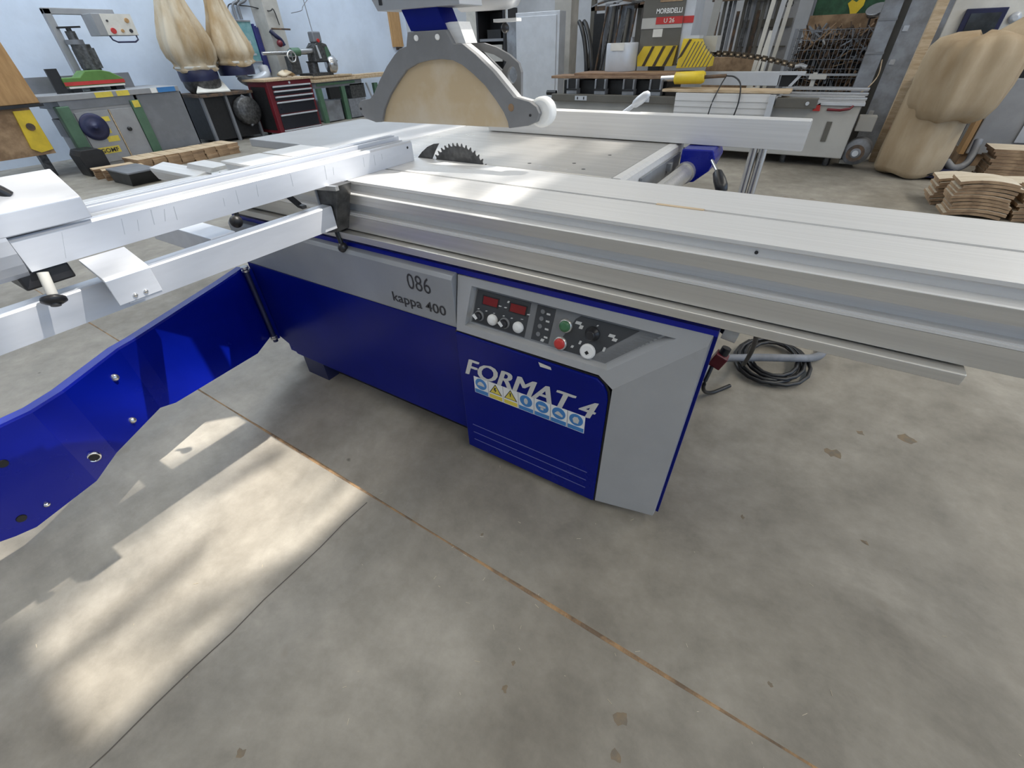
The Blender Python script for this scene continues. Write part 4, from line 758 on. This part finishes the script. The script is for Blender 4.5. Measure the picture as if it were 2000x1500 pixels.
# head
hd = part(mo, 'head_column', G().box(-2.37, -1.86, 7.0, 7.45, .93, 2.2), 'olive', bevel=.004, label='dark head column lettered MORBIDELLI')
part(hd, 'side_plate', G().box(-1.86, -1.74, 7.02, 7.45, .95, 2.2), 'duct')
part(hd, 'side_red', G().box(-1.862, -1.736, 7.012, 7.02, 1.352, 1.418), 'red')
part(hd, 'red_band', G().box(-2.19, -1.862, 6.990, 7.0, 1.35, 1.42), 'red'); part(hd, 'pale_band', G().box(-2.37, -2.19, 6.992, 7.0, 1.31, 1.415).box(-2.19, -1.862, 6.994, 7.0, 1.31, 1.349), 'beigepaint')
part(hd, 'lettering', text_geo('MORBIDELLI', (-2.20, 6.9985, 1.452), (1, 0, 0), (0, 0, 1), .315, .050, weight=.02, depth=.002), 'white', label='white lettering MORBIDELLI')
part(hd, 'lettering', text_geo('U 26', (-2.09, 6.989, 1.362), (1, 0, 0), (0, 0, 1), .13, .044, weight=.012, depth=.001), 'offwhite', label='pale characters U 26')
part(hd, 'rating_plate', G().box(-2.21, -2.09, 6.994, 7.0, 1.225, 1.305), 'offwhite')
part(hd, 'brown_emblem', G().box(-2.17, -1.90, 6.994, 7.0, 1.56, 1.62), 'woodend')
hz = part(mo, 'hazard_skirt', G().prism([(-2.30, 1.135), (-1.87, 1.135), (-1.90, .925), (-2.36, .925), (-2.37, 1.03)], 'y', 6.975, 7.0), 'hazard', label='yellow and black striped skirt')
for x in (-2.21, -2.07, -1.94): part(hz, 'black_stripe', G().prism([(x - .085, .927), (x - .045, .927), (x + .055, 1.133), (x + .020, 1.133)], 'y', 6.970, 6.976), 'hazardblack')
hz2 = part(mo, 'hazard_cover', G().prism([(-1.76, 1.20), (-1.58, 1.195), (-1.52, 1.10), (-1.40, 1.01), (-1.40, .925), (-1.79, .912)], 'y', 6.78, 7.0), 'hazard', bevel=.004, label='yellow angular striped cover')
part(hz2, 'black_stripe', G().prism([(-1.79, 1.0), (-1.745, 1.03), (-1.655, 1.192), (-1.685, 1.194)], 'y', 6.774, 6.781), 'hazardblack')
for k in range(8):
    x = -1.73 + k * .042; h_ = min(1.185, 1.19 - max(0, (x + .20 + 1.58 - .18)) * .9); t = min(.11, .02 + .04 * k + .05)
    zt = .93 + (1.0 - .93) * 1.0 + (.17 if k < 3 else .17 - (k - 2) * .024)
    part(hz2, 'fin_line', G().prism([(x, .925), (x + .010, .925), (x + .010 + (zt - .925) * .45, zt), (x + (zt - .925) * .45, zt)], 'y', 6.776, 6.781), 'olive')
part(mo, 'cover_cap', G().box(-1.75, -1.58, 6.8, 7.0, 1.20, 1.23), 'duct')
part(mo, 'head_box', G().box(-1.60, -1.42, 7.05, 7.3, 1.06, 1.22), 'beigepaint')
ym = part(mo, 'spindle_motor', G().lathe([(.045, 0), (.062, .01), (.064, .32), (.05, .345)], (-1.70, 6.46, .830), (1, 0, .03), 22), 'hazard', label='yellow cylindrical spindle motor')
part(ym, 'motor_shaft', G().cyl((-1.355, 6.46, .842), (-1.12, 6.46, .855), .018, n=12), 'rust'); part(ym, 'motor_nose', G().cyl((-1.86, 6.46, .822), (-1.70, 6.46, .83), .035, n=14), 'steel')
part(ym, 'motor_cable', G().tube(spl([(-1.12, 6.46, .855), (-1.02, 6.42, .845), (-.93, 6.34, .78), (-.90, 6.30, .62), (-.92, 6.29, .45)], 8), .008, 6).tube(spl([(-1.12, 6.46, .85), (-1.14, 6.38, .78), (-1.18, 6.30, .62), (-1.20, 6.28, .45)], 6), .007, 6), 'black')
part(mo, 'cross_beam', G().box(-1.50, -.62, 6.95, 7.1, .73, .865), 'duct', bevel=.004)
part(mo, 'beam_frame', G().box(-.62, -.36, 6.95, 7.1, .835, .865).bar((-.40, 7.0, .84), (-.50, 7.0, .70), .06, .03), 'duct'); part(mo, 'beam_socket', G().box(-.60, -.44, 7.0, 7.09, .72, .83), 'black')
part(mo, 'small_column', G().box(-.28, -.24, 6.9, 6.95, .70, .86).box(-.31, -.14, 6.88, 6.97, .80, .84), 'beigepaint')
chn = part(mo, 'cable_chain', G().tube([(-1.47 + t * .1, 7.2, 1.045 - .0011 * t * t - .003 * t) for t in range(11)], .016, 6), 'hazardblack', label='dark cable drag chain')
for k in range(14):
    t = k / 13 * 10; z = 1.045 - .0011 * t * t - .003 * t; x = -1.47 + t * .1
    part(chn, 'chain_link', G().obox((x, 7.17, z), (.060, .03, .055), Matrix.Rotation(.0022 * t * 10 + .03, 4, 'Y')), 'hazardblack'); part(chn, 'link_tab', G().obox((x, 7.152, z), (.024, .008, .016), Matrix.Rotation(.0022 * t * 10 + .03, 4, 'Y')), 'wood')
part(chn, 'chain_end', G().tube([(-.50, 7.15, .905), (-.44, 7.15, .92), (-.38, 7.15, .90)], .022, 8), 'steel')
bu = thing('steel_drum', 'pale metal drum standing on the boring machine planks', 'drum', (-2.6, 7.0, .88))
part(bu, 'drum_body', G().lathe([(.20, 0), (.205, .01), (.205, .29), (.20, .30), (.185, .30), (.18, .06), (.01, .05)], (-2.58, 6.95, .879), (0, 0, 1), 28), 'duct')
part(bu, 'drum_label', G().box(-2.66, -2.48, 6.738, 6.744, 1.10, 1.18), 'offwhite')
# ------------------------------------------------------------------ clutter behind the boring machine
rk = thing('pipe_rack', 'dark steel storage rack with leaning pipes behind the boring machine', 'rack', (-3.6, 9.4, 0))
for x in (-4.10, -3.25): part(rk, 'upright', G().box(x, x + .07, 9.3, 9.4, 0, 2.4), 'olive')
for z in (.75, 1.62, 2.1): part(rk, 'shelf_beam', G().box(-4.10, -3.18, 9.3, 9.36, z, z + .06), 'rust')
part(rk, 'dark_panel', G().box(-4.02, -3.84, 9.28, 9.31, .80, 1.58), 'black')
part(rk, 'board_panel', G().box(-3.80, -3.58, 9.22, 9.28, .78, 1.70), 'sheet'); part(rk, 'board_panel', G().box(-3.56, -3.30, 9.25, 9.29, .78, 1.66), 'galv')
for k in range(7): part(rk, 'pipe', G().cyl((-3.85 + k * .09, 9.1, .78), (-3.75 + k * .085 + .04 * math.sin(k * 2.1), 9.2, 1.66 + .05 * math.sin(k)), .018 + .006 * (k % 3), n=8), ('rust', 'darksteel', 'olive')[k % 3])
for k in range(9): part(rk, 'scrap_bar', G().bar((-3.95 + k * .10, 8.98 + .02 * k, 1.66 + .03 * (k % 3)), (-3.45 + k * .12, 9.2, 1.86 - .05 * (k % 4)), .04, .02), ('sheet', 'rust', 'darksteel', 'duct')[k % 4])
for k in range(5): part(rk, 'scrap_bar', G().bar((-3.4 + k * .14, 9.0, 1.72 - .03 * k), (-2.6 + k * .10, 9.2, 1.60 + .06 * (k % 3)), .05, .03), ('rust', 'darksteel')[k % 2])
solo('storage_case', G().box(-2.60, -2.42, 8.2, 8.5, 0, 1.46).box(-2.42, -2.36, 8.2, 8.5, 1.2, 1.4), 'black', 'black cased device left of the lettered head column', 'case', (-2.5, 8.3, 0), bevel=.01)
solo('gas_bottle', G().lathe([(.09, 0), (.10, .02), (.10, 1.05), (.07, 1.15), (.03, 1.18), (.03, 1.24)], (-3.0, 8.5, 0), (0, 0, 1), 18), 'sheet', 'slim grey gas bottle left of the pale drum', 'gas bottle', (-3.0, 8.5, 0))
# wooden props leaning on the frame rack, right of the head column
for i, (x0, x1, y, w, m, lab) in enumerate([(-1.72, -1.62, 8.0, .09, 'beigepaint', 'broad pale upright board just right of the lettered head column'), (-1.08, -.98, 8.3, .05, 'offwhite', 'first thin white pole leaning left of the grey window frames'), (-.98, -.86, 8.4, .06, 'duct', 'middle white pole leaning left of the grey window frames'), (-.88, -.80, 8.45, .05, 'offwhite', 'third white pole, nearest the grey window frames')]):
    solo('leaning_pole', G().bar((x0 - .03, y - .15, 0), (x1 - .06, y + .1, 2.3), w, .04, up=(0, 1, 0)), m, lab, 'pole', (x0, y, 0))
tr = thing('trestle', 'white folding trestle between the poles and the drag chain', 'trestle', (-.95, 7.9, 0))
for dx in (-.12, .06): part(tr, 'leg', G().bar((-.95 + dx, 7.8, 0), (-.95, 7.9, 1.25), .035, .03, up=(0, 1, 0)), 'offwhite')
part(tr, 'rung', G().box(-1.01, -.90, 7.83, 7.86, .62, .65), 'offwhite')
dk = thing('timber_rack', 'dark rack of upright rusty bars between column and white poles', 'rack', (-1.4, 9.2, 0))
for k in range(11): part(dk, 'upright_bar', G().box(-1.92 + k * .07, -1.88 + k * .07, 9.1 + .03 * (k % 3), 9.14 + .03 * (k % 3), 0, 1.5 + .25 * ((k * 7) % 4)), ('rust', 'olive', 'darksteel', 'sheet')[k % 4])
part(dk, 'top_beam', G().box(-2.0, -1.1, 9.0, 9.06, 1.62, 1.70), 'rust'); part(dk, 'low_crate', G().box(-1.95, -1.15, 8.9, 9.3, .0, .95), 'woodend')
wf = thing('window_frames', 'grey metal door leaf with dark bars standing against the back', 'door leaf', (-1.1, 9.5, 0))
part(wf, 'leaf', G().box(-1.62, -.86, 9.5, 9.56, 0, 2.4), 'machinegrey')
for x in (-1.42, -1.12): part(wf, 'dark_bar', G().box(x - .03, x + .03, 9.47, 9.5, 0, 2.4), 'olive')
for z in (1.30, 1.62, 1.05): part(wf, 'cross_bar', G().box(-1.60, -.88, 9.46, 9.48, z, z + (.10 if z == 1.30 else .02)), 'olive')
part(wf, 'hanging_ring', G().tube([(-.98 + .05 * math.cos(a * .5236), 9.44, 1.56 + .04 * math.sin(a * .5236)) for a in range(12)], .006, 6, closed=True), 'black')
# mesh cage with scrap
cg = thing('mesh_cage', 'wire mesh cage pallet full of rusty metal scrap', 'cage', (-.2, 8.5, 0))
gx0, gx1, gy0, gy1, gz1 = -.68, .27, 8.2, 8.9, 1.24
for (x, y) in ((gx0, gy0), (gx1, gy0), (gx0, gy1), (gx1, gy1)): part(cg, 'corner_post', G().box(x - .02, x + .02, y - .02, y + .02, 0, gz1 + .02), 'sheet')
g = G()
for k in range(20): x = gx0 + (gx1 - gx0) * k / 19; g.cyl((x, gy0 - .01, .12), (x, gy0 - .01, gz1), .004, n=5, caps=False)
part(cg, 'front_wires', g, 'galv', kind='stuff')
g = G()
for k in range(12): z = .12 + (gz1 - .12) * k / 11; g.cyl((gx0, gy0 - .012, z), (gx1, gy0 - .012, z), .004, n=5, caps=False)
part(cg, 'cross_wires', g, 'galv', kind='stuff')
for k in range(14): z = .12 + (gz1 - .12) * k / 13; part(cg, 'side_wire', G().cyl((gx0 - .01, gy0, z), (gx0 - .01, gy1, z), .004, n=5), 'galv')
part(cg, 'floor_tray', G().box(gx0, gx1, gy0, gy1, .08, .12), 'rust')
for z in (.62, .76): part(cg, 'pale_rail', G().box(gx0 + .03, gx1 - .03, gy0 - .03, gy0 - .012, z, z + .025), 'duct')
rnd = random.Random(21); g = G(); g2 = G(); g3 = G()
for k in range(850):
    p = Vector((rnd.uniform(gx0 + .1, gx1 - .1), rnd.uniform(gy0 + .04, gy1 - .06), rnd.uniform(.2, 1.24)))
    d = Vector((rnd.uniform(-1, 1), rnd.uniform(-.4, .4), rnd.uniform(-1, 1.3))).normalized() * rnd.uniform(.05, .13)
    a, b = p - d, p + d
    for q in (a, b): q.x = min(max(q.x, gx0 + .03), gx1 - .03); q.z = min(max(q.z, .13), 1.36); q.y = min(max(q.y, gy0 + .01), gy1)
    (g if k % 5 < 3 else (g2 if k % 5 == 3 else g3)).bar(a, b, rnd.uniform(.012, .04), rnd.uniform(.006, .02))
part(cg, 'scrap_bars', g, 'rust', kind='stuff'); part(cg, 'steel_offcuts', g2, 'galv', kind='stuff'); part(cg, 'wood_offcuts', g3, 'woodend', kind='stuff')
part(cg, 'wood_sheet', G().box(-.62, .2, 8.85, 8.88, .9, 1.40), 'woodend')
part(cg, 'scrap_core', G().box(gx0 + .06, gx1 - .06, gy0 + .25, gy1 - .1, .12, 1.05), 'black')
gb = thing('green_banner', 'dark green banner with yellow emblem above the mesh cage', 'banner', (-.2, 9.6, 1.3))
part(gb, 'cloth', G().box(-.66, .30, 9.58, 9.60, 1.32, 2.0), 'greencloth')
part(gb, 'emblem', G().prism([(-.17, 1.41), (-.10, 1.41), (-.04, 1.50), (-.04, 1.56), (-.10, 1.58), (-.14, 1.54), (-.20, 1.57), (-.24, 1.53), (-.20, 1.47)], 'y', 9.574, 9.58), 'hazard')
part(gb, 'pole', G().cyl((-.70, 9.57, 2.0), (.34, 9.57, 2.0), .02, n=8), 'offwhite')
for x in (-.66, .30): part(gb, 'pole_stand', G().cyl((x, 9.57, 0), (x, 9.57, 2.0), .02, n=8), 'sheet')
solo('metal_pan', G().lathe([(.02, 0), (.10, .01), (.115, .06), (.11, .065)], (.13, 8.40, 1.375), (-.2, -.5, .85), 18), 'steel', 'shiny metal pan lying on top of the scrap in the cage', 'pan', (.13, 8.40, 1.37))
# galvanised duct column and boards
du = thing('duct_column', 'galvanised sheet duct rising between mesh cage and wooden post', 'duct', (.42, 7.75, 0))
part(du, 'duct_panel', G().box(.16, .33, 7.60, 7.95, 0, 3.2), 'galv'); part(du, 'duct_panel', G().box(.40, .67, 7.58, 7.95, 0, 3.2), 'galv')
part(du, 'duct_groove', G().box(.33, .40, 7.66, 7.94, 0, 3.2), 'olive')
for z in (.5, 1.0, 1.3, 1.9): part(du, 'seam', G().box(.155, .335, 7.593, 7.60, z, z + .02), 'sheet'); part(du, 'rivet_plate', G().box(.42, .47, 7.572, 7.58, z - .1, z - .05), 'steel')
part(du, 'loose_wire', G().tube(spl([(.34, 7.52, .95), (.36, 7.5, .80), (.30, 7.45, .68), (.24, 7.45, .62), (.26, 7.4, .52)], 8), .006, 6), 'wood')
solo('wooden_post', G().box(.58, .67, 7.0, 7.12, 0, 2.6), 'wood', 'square pale timber post left of the cloth dust bags', 'post', (.62, 7.06, 0), bevel=.004)
vl = thing('control_valve', 'black valve rod with red lever beside the timber post', 'valve', (.72, 6.92, 0))
part(vl, 'rod', G().box(.69, .74, 6.93, 6.98, 0, .78), 'black'); part(vl, 'red_lever', G().obox((.665, 6.90, .40), (.05, .03, .11), Matrix.Rotation(.2, 4, 'Y')), 'red', bevel=.008)
part(vl, 'valve_head', G().box(.68, .80, 6.92, 7.0, .78, .86), 'duct'); part(vl, 'red_cap', G().cyl((.72, 6.91, .72), (.72, 6.89, .72), .025, n=10), 'crimson')
# right-hand control cabinet with screen
ct = thing('control_cabinet', 'pale machine control cabinet with dark monitor behind the dust bags', 'control cabinet', (1.4, 8.1, 0))
part(ct, 'body', G().box(.80, 2.4, 7.85, 8.5, 0, 2.3), 'offwhite', bevel=.01); part(ct, 'edge_strip', G().box(.74, .80, 7.84, 8.4, 0, 2.3), 'galv')
sc_ = part(ct, 'monitor', G().box(.93, 1.27, 7.80, 7.85, 1.10, 1.37), 'navy', bevel=.006, label='dark monitor screen')
part(sc_, 'screen_glass', G().box(.98, 1.23, 7.793, 7.801, 1.14, 1.33), 'glass')
part(ct, 'side_knob', G().lathe([(.05, 0), (.05, .02), (.02, .03)], (1.36, 7.85, 1.28), (0, -1, 0), 16), 'duct'); part(ct, 'seam', G().box(1.50, 1.51, 7.845, 7.85, .3, 2.2), 'olive')
# big dust bag unit
db = thing('bag_filter_unit', 'mobile dust extractor with big stained cloth bags at the right', 'dust extractor', (.9, 6.4, 0))
part(db, 'collection_bag', bag((.88, 6.45), [(.012, .16), (.03, .25), (.08, .285), (.25, .29), (.5, .285), (.75, .275), (.86, .26), (.90, .20)], 6, .05, 31, n=64), 'cloth2', label='lower beige collection bag')
fb = part(db, 'filter_bag', bag((.97, 6.36), [(.50, .05), (.515, .20), (.56, .28), (.65, .315), (.82, .335), (.98, .335), (1.08, .325), (1.135, .29), (1.165, .20), (1.175, .05)], 6, .11, 33, n=80), 'cloth2', label='upper sagging beige filter bag')
part(fb, 'bag_neck', G().tube(spl([(1.0, 6.40, .95), (1.22, 6.46, 1.10), (1.50, 6.55, 1.30), (1.85, 6.62, 1.60), (2.1, 6.66, 1.95)], 5), .165, 20), 'cloth2')
part(db, 'wheel_base', G().box(.85, 1.28, 6.28, 6.8, .02, .06), 'navy'); part(db, 'base_tube', G().tube([(1.0, 6.24, .06), (1.22, 6.24, .06), (1.25, 6.24, .10), (1.25, 6.24, .02)], .012, 8), 'black')
for x in (1.12, 1.24): part(db, 'caster', G().cyl((x, 6.29, .028), (x + .03, 6.29, .028), .028, n=10), 'hazard')
part(db, 'fan_stack', G().box(1.10, 1.22, 6.66, 6.9, .06, .62), 'navy')
part(db, 'hose', G().tube(spl([(1.20, 6.62, .12), (1.28, 6.58, .07), (1.38, 6.66, .12), (1.40, 6.8, .3)], 6), .035, 10), 'hose')
gm = thing('grey_machine', 'grey machine housing with slanted base at the right edge', 'machine', (1.9, 7.4, 0))
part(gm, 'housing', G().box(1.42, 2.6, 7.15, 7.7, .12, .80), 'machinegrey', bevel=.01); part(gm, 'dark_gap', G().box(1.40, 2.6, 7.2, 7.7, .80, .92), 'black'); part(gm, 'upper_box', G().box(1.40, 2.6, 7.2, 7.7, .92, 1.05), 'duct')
part(gm, 'plinth', G().box(1.40, 2.6, 7.2, 7.65, 0, .12), 'woodend'); part(gm, 'corner_board', G().box(1.36, 1.40, 7.1, 7.3, .12, .72), 'plywood'); part(gm, 'pale_panel', G().box(1.75, 2.5, 7.13, 7.15, .25, .62), 'duct')
# stacked wavy boards at the right
def stack(n_, me, x, y, z, dz, rz, label, group, jx=.02):
    for l in range(n_): board(me, 'wavy_board', (x + random.uniform(-jx, jx), y + random.uniform(-.008, .008), z + l * dz), rz + random.uniform(-.012, .012), label.replace('board in', 'board on top of', 1) if l == n_ - 1 else label.replace('board in', 'board beneath the top one in', 1), group)
wm = lath_mesh('wavy_board', .36, .27, .021, .022, 'palewood', 'woodend'); wm2 = lath_mesh('wavy_board', .60, .27, .021, .016, 'palewood', 'woodend'); wm3 = lath_mesh('flat_board', .95, .34, .026, .0, 'palewood', 'woodend')
stack(10, wm, 1.24, 5.12, .0, .0265, .06, 'wavy pale board in the bowed stack nearest the sliding table', 'bowed boards in the front stack')
stack(9, wm2, 1.775, 5.16, .0, .0265, .03, 'wavy pale board in the stack cut by the right edge', 'bowed boards at the right edge')
stack(8, wm, 1.165, 5.42, .0, .0265, .05, 'wavy pale board in the lower stack behind the bowed front stack', 'bowed boards in the rear stack')
stack(8, wm2, 1.70, 5.46, .0, .0265, .05, 'wavy pale board in the rear stack right of the lower one', 'bowed boards in the rear right stack')
stack(10, wm3, 1.97, 6.62, .0, .0285, .03, 'flat pale board in the far pile below the grey machine', 'flat boards in the far pile', .03)
